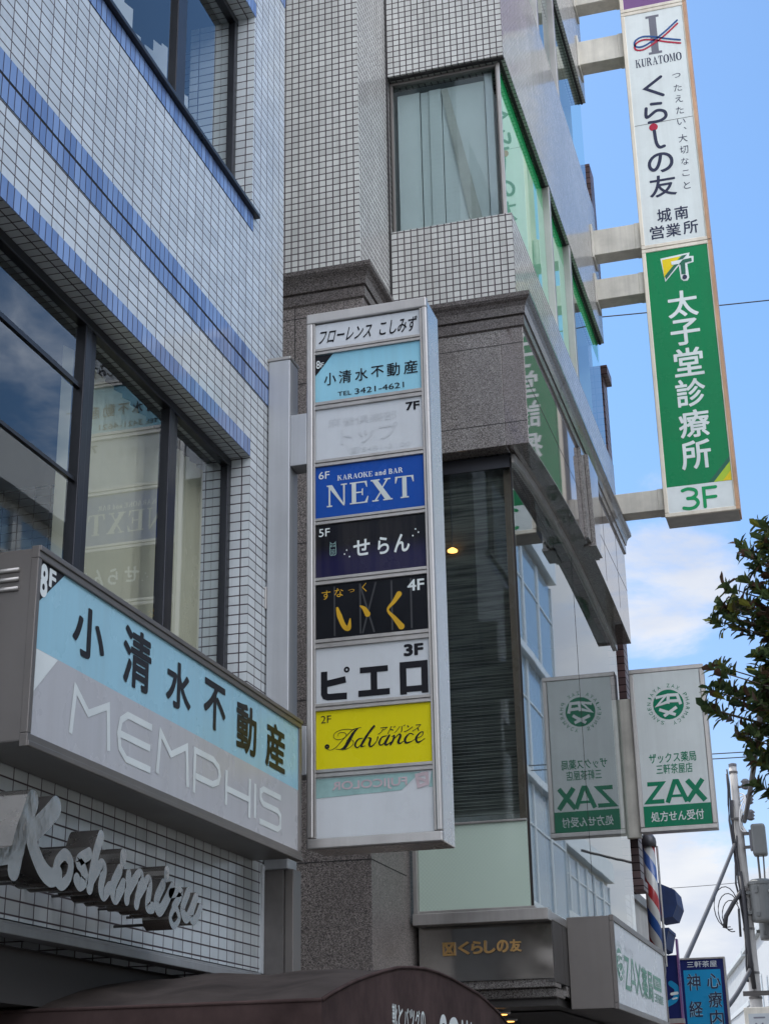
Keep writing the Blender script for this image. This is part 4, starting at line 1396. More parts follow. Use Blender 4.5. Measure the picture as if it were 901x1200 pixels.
# ground floor: sill band, dark glass transom, bronze street fascia, stepped beam, ceiling with downlights
MB().box(-2.655, G - .02, YF + .03, YF + .16, 2.69, 2.762).box(-1.90, G - .02, YF + .16, YB, 2.70, 2.752).build('sill_band', 'aluminium_dull', sb, bevel=0.004)
MB().box(-2.655, G - .03, YF + .18, YF + .19, 2.35, 2.69).build('transom_panel', 'transom_glass', sb)
sf = MB()
for a, b in ((YF + .185, 10.30), (10.306, 10.9), (10.906, 11.8), (11.806, 12.8), (12.806, YB)):
    sf.box(-1.83, G - .024, a, b, 2.33, 2.699)
sf.build('street_fascia', 'dark_metal', sb)
MB().box(-2.66, G - .03, YF + .20, YF + .42, 2.30, 2.349).box(-2.66, G - .04, YF + .30, YF + .6, 2.245, 2.299).box(-1.92, G - .028, YF + .6, YB, 2.26, 2.328).build('beam', 'granite', sb, bevel=0.004)
MB().box(-5, G - .06, YF + .42, YB, 2.20, 2.244).build('entrance_ceiling', 'dark_metal', sb)
for (x, yy) in ((-2.42, 11.45), (-2.28, 10.55), (-2.3, 13.2)):
    d = MB().lathe((x, yy, 2.176), [(0.075, 0.024), (0.08, 0.012), (0.07, 0.0)], 20).build('downlight', 'aluminium_dull', sb)
    MB().lathe((x, yy, 2.172), [(0.055, 0.0), (0.055, 0.003)], 18).build('diffuser', 'lamp_warm', d)
rm = MB()
room(rm, -5, -1.9, YF + .9, YB, 0.0, 2.19, ('+x', '-y'))
rm.build('entrance_recess', 'interior_dark', sb)
MB().box(-5, -1.79, 14.5, YB, 0, 2.7).build('end_pier', 'granite', sb)

# gold lettering with its square emblem on the transom
gl = thing('gold_lettering', 'raised gold lettering with a square emblem on the dark glass transom', 'lettering', (-2.24, YF + .18, 2.5))
sp = []
for i, c in enumerate('くらしの友'):
    a = -2.398 + i * 0.0835
    sp.append(T(c, a + .004, a + .078, 2.512 + i * .001, 2.592, .03))
lettering('letter', sp, 'F', YF + .18, 'gold_letter', gl, lift=.004, thick=.012)
lettering('emblem', [('s', [(-2.490, 2.515), (-2.490, 2.585), (-2.418, 2.585), (-2.418, 2.515), (-2.490, 2.515)], .012, {'smooth': False, 'closed': True}), ('s', [(-2.475, 2.575), (-2.454, 2.54), (-2.434, 2.575)], .016, {'smooth': False}),
                     ('s', [(-2.475, 2.525), (-2.454, 2.555), (-2.434, 2.525)], .012, {'smooth': False})], 'F', YF + .18, 'gold_letter', gl, lift=.004, thick=.012)
lp = thing('pendant_lamp', 'small glowing orange lamp behind the grey slat blind', 'lamp', (-2.345, 9.965, 5.24))
MB().lathe((-2.345, 9.965, 5.235), [(0.012, 0.0), (0.034, 0.004), (0.036, 0.014), (0.014, 0.03)], 16).build('bulb', 'lamp_warm', lp, smooth=True)
MB().tube([(-2.345, 9.965, 5.262), (-2.345, 9.965, 5.70)], 0.003, 6).build('cord', 'cable_black', lp)

# ------------------------------------------------------------------ the stack of blade signs held out over the street
TY0, TY1 = 14.40, 14.75
TX0, TX1 = -1.245, -0.530


def blade(name, label, z0, z1, panel, arms, loc):
    t = thing(name, label, 'sign', loc, 'light box signs stacked over the street')
    MB().box(TX0 + .004, TX1 - .012, TY0 + .012, TY1, z0 + .004, z1 - .004).build('housing', 'grey_render', t, bevel=.004)
    MB().box(TX1 - .012, TX1 + .004, TY0 + .006, TY1 - .02, z0 + .01, z1 - .01).build('side_plate', 'rust_metal', t)
    MB().box(TX1 - .030, TX1 + .003, TY0 - .004, TY0 + .006, z0 + .004, z1 - .004).build('edge_strip', 'rust_metal', t, bevel=.002)
    f = MB()
    w = 0.042
    f.box(TX0, TX1, TY0, TY0 + .03, z0, z0 + w).box(TX0, TX1, TY0, TY0 + .03, z1 - w, z1)
    f.box(TX0, TX0 + w, TY0, TY0 + .03, z0 + w, z1 - w).box(TX1 - w, TX1, TY0, TY0 + .03, z0 + w, z1 - w)
    f.build('rim', 'cream_metal', t, bevel=.006)
    p = MB().box(TX0 + w, TX1 - w, TY0 + .008, TY0 + .012, z0 + w, z1 - w).build('face_panel', panel, t)
    for (a, b) in arms:
        MB().box(-1.80, TX0 + .001, TY0 + .06, TY1 - .08, a, b).build('arm', 'arm_cream', t, bevel=.006)
        MB().box(G + .001, G + .018, TY0 + .0, TY1 - .02, a - .05, b + .05).build('wall_plate', 'arm_cream', t, bevel=.003)
        MB().box(TX0 - .06, TX0 + .002, TY0 + .054, TY1 - .074, a - .003, b + .004).build('arm_collar', 'arm_cream', t, bevel=.004)
    return t, p


YT = TY0 + .008
bs, bp_ = blade('blade_sign', 'purple light box at the top edge of the photo above the grey one', 13.005, 15.6, 'purple_panel', [(13.28, 13.55), (15.1, 15.4)], (-0.9, TY0, 13.0))
bs, bp_ = blade('blade_sign', 'grey light box with a grey serif emblem and ribbon above a red dotted name', 9.972, 13.0, 'warm_white_panel', [(12.47, 12.78), (10.03, 10.33)], (-0.9, TY0, 9.97))
bp_ = bp_
lettering('emblem', [(e[0], [(x, z) for x, z in e[1]]) for e in serif_word('I', -1.015, -0.79, 12.385, 12.90)], 'F', YT, 'ink_grey', bp_)


def rib(dz, mat):
    q = [(-0.635, 12.735), (-0.80, 12.60), (-0.93, 12.52), (-1.04, 12.475), (-1.115, 12.50), (-1.105, 12.57), (-1.02, 12.605), (-0.90, 12.575), (-0.78, 12.525), (-0.625, 12.47)]
    lettering('emblem_ribbon', [('s', [(a, b + dz) for a, b in q], .021)], 'F', YT, mat, bp_, lift=.004 if dz else .0055)


rib(0.035, 'ink_blue')
rib(-0.008, 'ink_red')
lettering('lettering', serif_word('KURATOMO', -1.128, -0.628, 12.245, 12.350), 'F', YT, 'ink_navy', bp_)
BB = 0.014
lettering('lettering', [('s', [(-.872, 12.075), (-1.05, 11.955), (-.865, 11.835)], .036, {'smooth': False}), ('s', [(-1.0, 11.745), (-.90, 11.735)], .036, {'smooth': False}),
                        ('s', [(-1.06, 11.70), (-1.06, 11.585), (-.95, 11.65), (-.87, 11.625), (-.86, 11.555), (-.93, 11.515), (-1.04, 11.515)], .036),
                        ('s', [(-.995, 11.40), (-.985, 11.25), (-.955, 11.185), (-.905, 11.19)], .036), T('の', -1.098, -.824, 10.868, 11.116, BB), T('友', -1.104, -.820, 10.57, 10.835, BB),
                        T('城', -1.05, -.90, 10.262, 10.425, .014), T('南', -.866, -.726, 10.262, 10.42, .014), T('営', -1.14, -.99, 10.07, 10.228, .014), T('業', -.975, -.82, 10.07, 10.228, .012), T('所', -.795, -.64, 10.073, 10.232, .014)], 'F', YT, 'ink_navy', bp_)
lettering('lettering', [('s', [(-1.0 + .03 * math.cos(q), 11.448 + .03 * math.sin(q)) for q in [i * math.pi / 6 for i in range(13)]], .034, {'closed': True}), ('p', [(-1.0 + .02 * math.cos(q), 11.448 + .02 * math.sin(q)) for q in [i * math.pi / 6 for i in range(12)]])], 'F', YT, 'ink_red', bp_)
sp = []
for c, a, b, z0, z1 in (('つ', -.748, -.66, 12.025, 12.08), ('た', -.745, -.659, 11.85, 11.936), ('え', -.743, -.662, 11.706, 11.796), ('た', -.746, -.664, 11.558, 11.648), ('い', -.744, -.658, 11.42, 11.492), ('、', -.682, -.656, 11.352, 11.382),
                        ('大', -.75, -.656, 11.198, 11.295), ('切', -.746, -.658, 11.052, 11.15), ('な', -.746, -.666, 10.915, 11.0), ('こ', -.746, -.672, 10.775, 10.846), ('と', -.744, -.675, 10.618, 10.705)):
    sp.append(T(c, a, b, z0, z1))
lettering('lettering', sp, 'F', YT, 'ink_navy', bp_)
lettering('seam', [('s', [(TX0 + .045, 11.50), (TX1 - .045, 11.50)], .005, {'smooth': False, 'caps': False})], 'F', YT, 'dark_joint', bp_)

bs, bp_ = blade('blade_sign', 'green clinic light box with white vertical lettering and a white foot', 6.962, 9.967, 'green_panel', [(9.49, 9.735), (7.07, 7.288)], (-0.9, TY0, 6.96))
GX0, GX1 = TX0 + .042, TX1 - .042
lettering('white_foot', [('p', [(GX0, 7.004), (GX1, 7.004), (GX1, 7.275), (GX0, 7.275)])], 'F', YT, 'ink_white', bp_, lift=.0008)
lettering('corner_patch', [('p', [(-.80, 7.275), (GX1, 7.275), (GX1, 7.535), (GX1 - .02, 7.51)])], 'F', YT, 'ink_darkgreen', bp_, lift=.0008)
lettering('corner_patch', [('p', [(-.745, 7.2752), (GX1, 7.2752), (GX1, 7.475)])], 'F', YT, 'ink_lime', bp_, lift=.0022)
lettering('corner_patch', [('p', [(-.66, 7.2754), (GX1, 7.2754), (GX1, 7.38)])], 'F', YT, 'ink_yellow', bp_, lift=.0036)
sp = [T(c, a, b, z0, z1, .017) for c, a, b, z0, z1 in (('太', -1.03, -.722, 9.12, 9.425), ('子', -1.025, -.728, 8.80, 9.095), ('堂', -1.02, -.726, 8.45, 8.765), ('診', -1.03, -.735, 8.11, 8.418), ('療', -1.03, -.727, 7.775, 8.075), ('所', -1.037, -.743, 7.435, 7.745))]
lettering('lettering', sp, 'F', YT, 'ink_white', bp_)
lettering('floor_number', [('s', [(-1.055, 7.222), (-1.0, 7.235), (-.935, 7.215), (-.925, 7.17), (-.96, 7.14), (-1.01, 7.135)], .034), ('s', [(-1.01, 7.135), (-.94, 7.125), (-.915, 7.08), (-.945, 7.04), (-1.0, 7.028), (-1.055, 7.04)], .034),
                           ('s', [(-.735, 7.224), (-.85, 7.224), (-.85, 7.03)], .034, {'smooth': False}), ('s', [(-.84, 7.125), (-.742, 7.125)], .034, {'smooth': False})], 'F', YT, 'ink_green_bright', bp_, lift=.003)
ex = lambda x: -1.056 + (x - 185) / 245 * .335
ez = lambda y, x: 9.883 - (y - 155 + .11 * (x - 185)) / 255 * .362
E_ = lambda pts: [(ex(x), ez(y, x)) for x, y in pts]
lettering('emblem', [('p', E_([(183, 190), (405, 152), (398, 182), (432, 182), (428, 232), (380, 246), (384, 360), (370, 384), (340, 386), (322, 366), (316, 258), (205, 385)]))], 'F', YT, 'ink_white', bp_)
lettering('emblem', [('p', E_([(195, 203), (330, 180), (200, 345)]))], 'F', YT, 'ink_yellow', bp_, lift=.003)
lettering('emblem', [('p', E_([(345, 178), (330, 180), (200, 345), (206, 352)]))], 'F', YT, 'ink_lime', bp_, lift=.0042)
lettering('emblem', [('p', E_([(385, 168), (345, 176), (207, 335), (212, 368), (300, 262)])), ('p', E_([(415, 198), (350, 210), (318, 246), (330, 250), (330, 330), (362, 330), (364, 236), (415, 226)]))], 'F', YT, 'ink_darkgreen', bp_, lift=.0058)
lettering('emblem', [('p', E_([(262, 222), (352, 207), (320, 244), (264, 250)]))], 'F', YT, 'ink_white', bp_, lift=.0078)
lettering('emblem', [('p', [(ex(352) + .024 * math.cos(q), ez(355, 352) + .026 * math.sin(q)) for q in [i * math.pi / 8 for i in range(16)]])], 'F', YT, 'ink_navy', bp_, lift=.0085)

# ------------------------------------------------------------------ pharmacy blade sign
ph = thing('hanging_sign', 'white and green pharmacy sign with a round emblem reflected in the mirror glass', 'sign', (-1.45, 15.2, 4.05))
HX0, HX1, HZ0, HZ1, HY = -1.8148, -1.0726, 4.0554, 5.6821, 15.2
MB().box(HX0 + .004, HX1 - .004, HY + .012, HY + .17, HZ0 + .004, HZ1 - .004).build('housing', 'aluminium_dull', ph, bevel=.004)
f = MB()
w = .048
f.box(HX0, HX1, HY, HY + .03, HZ0, HZ0 + w).box(HX0, HX1, HY, HY + .03, HZ1 - w, HZ1).box(HX0, HX0 + w, HY, HY + .03, HZ0 + w, HZ1 - w).box(HX1 - w, HX1, HY, HY + .03, HZ0 + w, HZ1 - w)
f.build('rim', 'aluminium_dull', ph, bevel=.008)
YH = HY + .006
hp = MB().box(HX0 + w, HX1 - w, YH, YH + .004, HZ0 + w, HZ1 - w).build('face_panel', 'warm_white_panel', ph)
MB().box(-2.02, HX0 + .001, HY + .05, HY + .13, 4.02, 5.40).build('bracket', 'arm_cream', ph, bevel=.005)


def zax_emblem(cx, cz, r, plane, at, parent, sx=1.0):
    c = lambda a, q=1.0: (cx + r * q * sx * math.cos(a), cz + r * q * math.sin(a))
    n = 28
    lettering('emblem', [('p', [c(2 * math.pi * i / n) for i in range(n)])], plane, at, 'ink_green', parent, lift=.001)
    W_ = r * 0.20
    q = lambda x, z: (cx + x * r * sx, cz + z * r)
    S_ = lambda pts: ('s', [q(*p) for p in pts], W_, {'smooth': False, 'caps': False})
    lettering('emblem', [S_([(-.80, .50), (-.10, .62), (-.72, -.02), (-.08, .16)]), S_([(-.02, .05), (.04, .62), (.62, .60), (.80, -.05)]), S_([(.06, .22), (.70, .20)]),
                         S_([(-.62, -.30), (.42, -.72)]), S_([(.52, -.22), (-.34, -.76)])], plane, at, 'ink_white', parent, lift=.003)
    txt = 'SANGENJAYA ZAX PHARMACY '
    mb = MB()
    for i, ch in enumerate(txt):
        if ch == ' ':
            continue
        a = math.radians(248) - 2 * math.pi * i / len(txt) * 0.98
        vs, fs = text2d(ch)[:2]
        h, ww = r * .24, r * .20
        pts = []
        for (u, v) in vs:
            lx, ly = (u - .5) * ww, (v - .5) * h + r * 1.27
            pts.append((cx + (lx * math.sin(a) + ly * math.cos(a)) * sx, cz + (-lx * math.cos(a) + ly * math.sin(a))))
        if plane == 'F':
            mb.add([(p[0], at - .002, p[1]) for p in pts], fs)
        else:
            mb.add([(at + .002, p[0], p[1]) for p in pts], fs)
    mb.build('emblem_lettering', 'ink_green', parent)


zax_emblem(-1.4437, 5.2968, .151, 'F', YH, hp)
lettering('lettering', [T('ザックス薬局', -1.6776, -1.2201, 4.7193, 4.8189, .012), T('三軒茶屋店', -1.6146, -1.2638, 4.6095, 4.7071, .008)], 'F', YH, 'ink_green', hp)
lettering('lettering', [('s', [(-1.7132, 4.5200), (-1.5708, 4.5200), (-1.7183, 4.3472), (-1.5607, 4.3472)], .042, {'smooth': False, 'caps': False}), ('s', [(-1.5302, 4.3299), (-1.4488, 4.5312), (-1.4234, 4.5312), (-1.3421, 4.3299)], .044, {'smooth': False, 'caps': False}),
                        ('s', [(-1.4946, 4.3909), (-1.3777, 4.3909)], .026, {'smooth': False, 'caps': False}), ('s', [(-1.3268, 4.5363), (-1.1692, 4.3309)], .05, {'smooth': False, 'caps': False}), ('s', [(-1.1794, 4.5363), (-1.3370, 4.3309)], .046, {'smooth': False, 'caps': False})], 'F', YH, 'ink_green', hp)
lettering('green_foot', [('p', [(HX0 + w, HZ0 + w), (HX1 - w, HZ0 + w), (HX1 - w, 4.3065), (HX0 + w, 4.3065)])], 'F', YH, 'ink_green', hp, lift=.001)
lettering('lettering', [T('処方せん受付', -1.7000, -1.1946, 4.1520, 4.2496, .014)], 'F', YH, 'ink_white', hp, lift=.003)

# pharmacy light box along the street front
pb = thing('box_sign', 'white pharmacy light box with green lettering and a dark end over the entrance', 'sign', (G, 10.47, 2.18))
BX = -1.47
MB().box(-1.783, BX - .012, 10.475, 13.30, 2.185, 2.770).build('housing', 'brown_metal', pb, bevel=.005)
f = MB()
f.box(BX - .03, BX, 10.47, 13.305, 2.735, 2.775).box(BX - .03, BX, 10.47, 13.305, 2.18, 2.22).box(BX - .03, BX - .001, 10.47, 10.50, 2.22, 2.735).box(BX - .03, BX - .001, 13.275, 13.305, 2.22, 2.735)
f.build('rim', 'brown_metal', pb, bevel=.004)
XB = BX - .010
bp2 = MB().box(XB - .004, XB, 10.50, 13.275, 2.22, 2.735).build('face_panel', 'white_panel', pb)
zax_emblem(10.70, 2.475, .105, 'S', XB, bp2, 1.45)
lettering('lettering', [T('ザックス', 10.99, 11.42, 2.575, 2.622, .01)], 'S', XB, 'ink_ghost', bp2)
lettering('lettering', [('s', [(10.80 + .13, 2.535), (11.13, 2.535), (10.93, 2.345), (11.15, 2.345)], .036, {'smooth': False, 'caps': False}), ('s', [(11.19, 2.335), (11.30, 2.54), (11.35, 2.54), (11.46, 2.335)], .038, {'smooth': False, 'caps': False}),
                        ('s', [(11.23, 2.40), (11.42, 2.40)], .03, {'smooth': False, 'caps': False}), ('s', [(11.49, 2.545), (11.76, 2.335)], .040, {'smooth': False, 'caps': False}), ('s', [(11.75, 2.545), (11.48, 2.335)], .038, {'smooth': False, 'caps': False}),
                        T('薬', 11.80, 12.10, 2.325, 2.55, .02), T('局', 12.14, 12.42, 2.325, 2.54, .02)], 'S', XB, 'ink_green', bp2)
lettering('lettering', [('p', [(12.48, 2.43), (12.98, 2.43), (12.98, 2.535), (12.48, 2.535)])], 'S', XB, 'ink_green', bp2)
lettering('lettering', [T('処方せん', 12.53, 12.93, 2.45, 2.515, .01)], 'S', XB, 'ink_white', bp2, lift=.003)
lettering('lettering', [T('三軒茶屋店', 12.48, 13.05, 2.335, 2.405, .01)], 'S', XB, 'ink_green', bp2)

# ------------------------------------------------------------------ dark brick house beyond, barber pole, blue awning, banner
bh = thing('brick_house', 'dark purple brick house showing as a narrow strip beyond the mirror glass', 'building', (-2.4, 15.3, 0))
MB().box(-7, -2.25, 15.85, 17.6, 0, 13.2).box(-2.35, -1.885, 15.55, 15.85, 3.66, 9.14).box(-2.35, -1.855, 15.55, 15.85, 10.2, 11.89).build('wall', 'dark_brick', bh)
for x_, z_, h_ in ((-1.83, 9.14, .12), (-1.86, 3.56, .10)):
    MB().box(-2.35, x_, 15.53, 15.87, z_, z_ + h_).build('coping', 'dark_brick', bh, bevel=.006)
window(bh, 'S', -2.24, 16.3, 17.5, 3.0, 4.6, fr=.05, depth=.06, pane='facade_glass_sky')
rb = thing('row_house', 'pale rendered house mostly hidden behind the brick house and barber pole', 'building', (-2.5, 17.7, 0))
MB().box(-8, -2.75, 17.7, 24, 0, 4.2).build('wall', 'grey_render', rb)
MB().box(-8, -2.7, 17.68, 24.02, 4.2, 4.32).build('roof_edge', 'dark_metal', rb)
bpz = thing('barber_pole', 'red white and blue striped barber pole with a dark domed cap', 'barber pole', (-1.955, 17.0, 2.85))
MB().lathe((-1.955, 17.0, 2.98), [(0.068, 0), (0.068, 1.22)], 24).build('striped_cylinder', 'barber_stripes', bpz, smooth=True)
MB().lathe((-1.955, 17.0, 4.19), [(0.085, 0), (0.088, .05), (0.082, .09), (0.06, .125), (0.02, .145)], 24).build('cap', 'cap_grey', bpz, smooth=True)
MB().lathe((-1.955, 17.0, 2.80), [(0.03, 0), (0.075, .04), (0.085, .10), (0.085, .18)], 24).build('base_cup', 'cap_grey', bpz, smooth=True)
MB().tube([(-1.868, 17.03, 2.95), (-1.868, 17.03, 4.2)], .012, 8).box(-2.25, -1.95, 16.98, 17.02, 4.22, 4.26).box(-2.25, -1.95, 16.98, 17.02, 2.84, 2.88).build('bracket', 'aluminium', bpz)
ba = thing('shop_awning', 'small blue cloth awning behind the striped barber pole', 'awning', (-2.3, 21, 3.7))
aw2 = MB()
aw2.prism([(-2.27, 20.2, 4.24), (-2.04, 20.2, 4.13), (-2.02, 20.2, 3.95), (-2.09, 20.2, 3.80), (-2.27, 20.2, 3.78)], (0, .8, 0))
aw2.build('canopy', 'blue_cloth', ba)
MB().box(-2.26, -2.14, 20.1, 20.9, 3.62, 3.66).prism([(-2.26, 20.1, 3.62), (-2.15, 20.1, 3.62), (-2.20, 20.1, 3.42), (-2.26, 20.1, 3.40)], (0, .8, 0)).build('valance', 'blue_cloth', ba)
vb = thing('banner_sign', 'narrow purple and red banner sign below the blue awning', 'sign', (-2.3, 20.9, 1.8))
MB().box(-2.55, -2.155, 20.95, 21.05, 2.62, 3.40).build('face_panel', 'navy_panel', vb)
MB().box(-2.55, -2.135, 20.95, 21.05, 1.6, 2.56).build('face_panel', 'red_panel', vb, label='red lower panel')
MB().box(-2.56, -2.13, 20.93, 21.07, 2.56, 2.62).build('rim', 'aluminium_dull', vb)
MB().box(-2.158, -2.135, 20.93, 21.07, 2.62, 3.6).build('rim', 'purple_panel', vb)
lettering('printed_swirl', [('s', [(-2.32, 2.80), (-2.22, 2.86), (-2.19, 2.98), (-2.26, 3.05)], .07), ], 'F', 20.95, 'cyan_panel', vb)
lettering('printed_swirl', [('s', [(-2.26, 2.92), (-2.19, 2.93)], .035), ('s', [(-2.25, 2.86), (-2.20, 2.87)], .02)], 'F', 20.95, 'ink_white', vb, lift=.003)

# ------------------------------------------------------------------ blue clinic sign
cs = thing('hanging_sign', 'blue clinic sign with navy border and dark vertical lettering beside the pole', 'sign', (-1.95, 22.0, 1.5))
CX0, CX1, CZ0, CZ1, CYY = -2.262, -1.632, 1.3, 3.445, 22.0
MB().box(CX0 - .035, CX1 - .005, CYY + .012, CYY + .16, CZ0, CZ1).build('housing', 'navy_panel', cs, bevel=.004)
f = MB()
w = .026
f.box(CX0, CX1, CYY, CYY + .03, CZ1 - w, CZ1).box(CX0, CX1, CYY, CYY + .03, CZ0, CZ0 + w).box(CX0, CX0 + w, CYY, CYY + .03, CZ0 + w, CZ1 - w).box(CX1 - w, CX1, CYY, CYY + .03, CZ0 + w, CZ1 - w)
f.build('rim', 'aluminium_dull', cs, bevel=.004)
YC = CYY + .008
cp = MB().box(CX0 + w, CX1 - w, YC, YC + .004, CZ0 + w, CZ1 - w).build('face_panel', 'navy_panel', cs)
lettering('inner_panel', [('p', [(-2.195, 1.42), (-1.705, 1.42), (-1.705, 3.285), (-2.195, 3.285)])], 'F', YC, 'cyan_panel', cp, lift=.001)
lettering('lettering', [T('三軒茶屋', -2.140, -1.742, 3.318, 3.398, .004)], 'F', YC, 'ink_white', cp)
sp = column('神経科', -2.158, -1.980, [(3.02, 3.238), (2.68, 2.885), (2.34, 2.55)], .012) + column('心療内科', -1.895, -1.715, [(3.036, 3.234), (2.795, 2.998), (2.56, 2.762), (2.32, 2.52)], .012)
lettering('lettering', column('神経科', -2.158, -1.980, [(3.02, 3.238), (2.68, 2.885), (2.34, 2.55)], .035) + column('心療内科', -1.895, -1.715, [(3.036, 3.234), (2.795, 2.998), (2.56, 2.762), (2.32, 2.52)], .035), 'F', YC, 'ink_skyblue', cp, lift=.0025)
lettering('lettering', sp, 'F', YC, 'ink_navy', cp, lift=.0042)
br_ = MB()
br_.tube([(CX0, 22.1, 3.20), (-2.56, 22.1, 2.95)], .014, 6).tube([(CX0, 22.1, 3.06), (-2.56, 22.1, 3.06)], .010, 6).tube([(CX0, 22.1, 2.05), (-2.56, 22.1, 1.95)], .02, 6).tube([(CX0, 22.1, 1.6), (-2.56, 22.1, 1.6)], .02, 6)
br_.build('bracket', 'dark_metal', cs)

# ------------------------------------------------------------------ utility pole with its gear
PXX, PYY = -2.09, 36.0
up = thing('utility_pole', 'grey concrete utility pole with bundles of cable and steel bands', 'utility pole', (PXX, PYY, 0))
MB().lathe((PXX, PYY, 0), [(0.155, 0), (0.135, 3.2), (0.118, 5.6), (0.10, 7.6), (0.085, 8.78)], 20).build('shaft', 'concrete_pole', up, smooth=True)
for z_, r_2 in ((8.62, .10), (5.15, .13), (4.22, .139), (3.70, .145)):
    MB().lathe((PXX, PYY, z_), [(r_2, 0), (r_2, .05)], 20).build('steel_band', 'dark_metal', up)
MB().lathe((PXX, PYY, 8.78), [(0.092, 0), (0.092, .06), (0.04, .08)], 20).build('pole_cap', 'cap_grey', up)
for x0_, x1_, z_, h_ in ((-.25, .9, 3.76, .10), (-.12, .5, 5.98, .07), (-.15, .3, 7.55, .05)):
    MB().box(PXX + x0_, PXX + x1_, PYY - .16, PYY - .10, z_, z_ + h_).build('cross_arm', 'dark_metal', up)
ca = MB()
for k, (dx, top_) in enumerate(((-.13, 8.7), (-.16, 8.6), (-.10, 8.0), (-.06, 7.2), (-.12, 7.0))):
    pts = []
    z = top_
    i = 0
    while z > 3.9:
        pts.append((PXX + dx + .025 * math.sin(i * 1.3 + k) + (.06 if z < 6 else 0), PYY - .13 - .02 * math.cos(i + k), z))
        z -= 0.35
        i += 1
    ca.tube(pts, .018 + .006 * (k % 3), 6)
ca.tube([(PXX - .06, PYY - .16, 6.4), (PXX - .02, PYY - .17, 5.6), (PXX - .03, PYY - .17, 4.8), (PXX + .0, PYY - .17, 3.9)], .05, 8)
ca.build('cable_bundle', 'cable_black', up, smooth=True)
lo = MB()
for k in range(3):
    lo.tube(smooth_path([(PXX + .10, PYY - .12, 8.15 - .1 * k), (PXX + .22, PYY - .18, 8.05), (PXX + .18 - .05 * k, PYY - .2, 7.75), (PXX + .05, PYY - .15, 7.55 - .1 * k), (PXX + .18, PYY - .14, 7.25)], 6), .016, 6)
lo.build('pale_cable', 'cable_white', up, smooth=True)
ins = MB()
for (x, z) in ((PXX + .25, 8.32), (PXX + .30, 7.98), (PXX + .29, 7.62)):
    ins.lathe((x, PYY - .1, z - .1), [(0.03, 0), (0.09, .03), (0.06, .07), (0.10, .10), (0.07, .15), (0.11, .18), (0.05, .24)], 14)
ins.tube([(PXX, PYY, 8.3), (PXX + .3, PYY - .1, 8.3)], .03, 6).tube([(PXX, PYY, 7.6), (PXX + .3, PYY - .1, 7.7)], .03, 6)
ins.build('insulator', 'cap_grey', up, smooth=True)
lo = MB()
for k in range(3):
    c0 = Vector((PXX - .33 - .05 * k, PYY - .2, 5.45 + .1 * k))
    lo.tube([(c0.x + (.20 + .03 * k) * math.cos(q), c0.y, c0.z + (.34 + .05 * k) * math.sin(q)) for q in [i * math.pi / 9 + .4 for i in range(14)]], .012, 5)
lo.tube([(PXX - .05, PYY - .16, 6.0), (PXX - .25, PYY - .18, 5.75), (PXX - .45, PYY - .2, 5.45), (PXX - .5, PYY - .2, 5.2)], .05, 8).tube([(PXX - .16, PYY - .2, 5.6), (PXX - .18, PYY - .2, 5.0)], .03, 6)
lo.build('cable_loop', 'cable_black', up, smooth=True)
cb = thing('switch_box', 'light grey rounded cabinet hung high on the utility pole', 'cabinet', (PXX + .42, PYY - .1, 6.8))
MB().box(PXX + .27, PXX + .58, PYY - .30, PYY + .05, 6.72, 7.42).build('case', 'transformer_grey', cb, bevel=.05)
MB().box(PXX + .08, PXX + .28, PYY - .18, PYY - .08, 6.9, 6.96).box(PXX + .08, PXX + .28, PYY - .18, PYY - .08, 7.2, 7.26).tube([(PXX + .36, PYY - .12, 6.72), (PXX + .36, PYY - .1, 6.2)], .025, 8).tube([(PXX + .48, PYY - .12, 6.72), (PXX + .46, PYY - .1, 6.2)], .018, 8).build('bracket', 'dark_metal', cb)
MB().box(PXX + .22, PXX + .272, PYY - .24, PYY - .02, 6.85, 7.3).build('cooling_fins', 'cap_grey', cb)


def can(x, y, z0, r, h, label):
    t = thing('pole_transformer', label, 'transformer', (x, y, z0), 'transformers on the utility pole')
    MB().lathe((x, y, z0), [(r * .93, 0), (r * .98, .03), (r, .06), (r, h - .06), (r * 1.07, h - .06), (r * 1.07, h), (r * .8, h + .05), (r * .25, h + .07)], 28).build('tank', 'transformer_grey', t, smooth=False)
    MB().box(x - r * .55, x - r * .25, y - r * 1.08, y - r * .8, z0 + h * .70, z0 + h * .86).box(x - r * .55, x - r * .25, y - r * 1.08, y - r * .8, z0 + h * .12, z0 + h * .22).box(x - r * 1.3, x - r * .9, y - .05, y + .05, z0 + h * .2, z0 + h * .28).box(x - r * 1.3, x - r * .9, y - .05, y + .05, z0 + h * .7, z0 + h * .78).build('mounting_lug', 'transformer_grey', t)
    MB().tube([(x + r * .75, y - r * .7, z0 + h * .74), (x + r * 1.05, y - r * 1.0, z0 + h * .72)], [.04, .055], 10).build('bushing', 'cable_white', t, smooth=True)


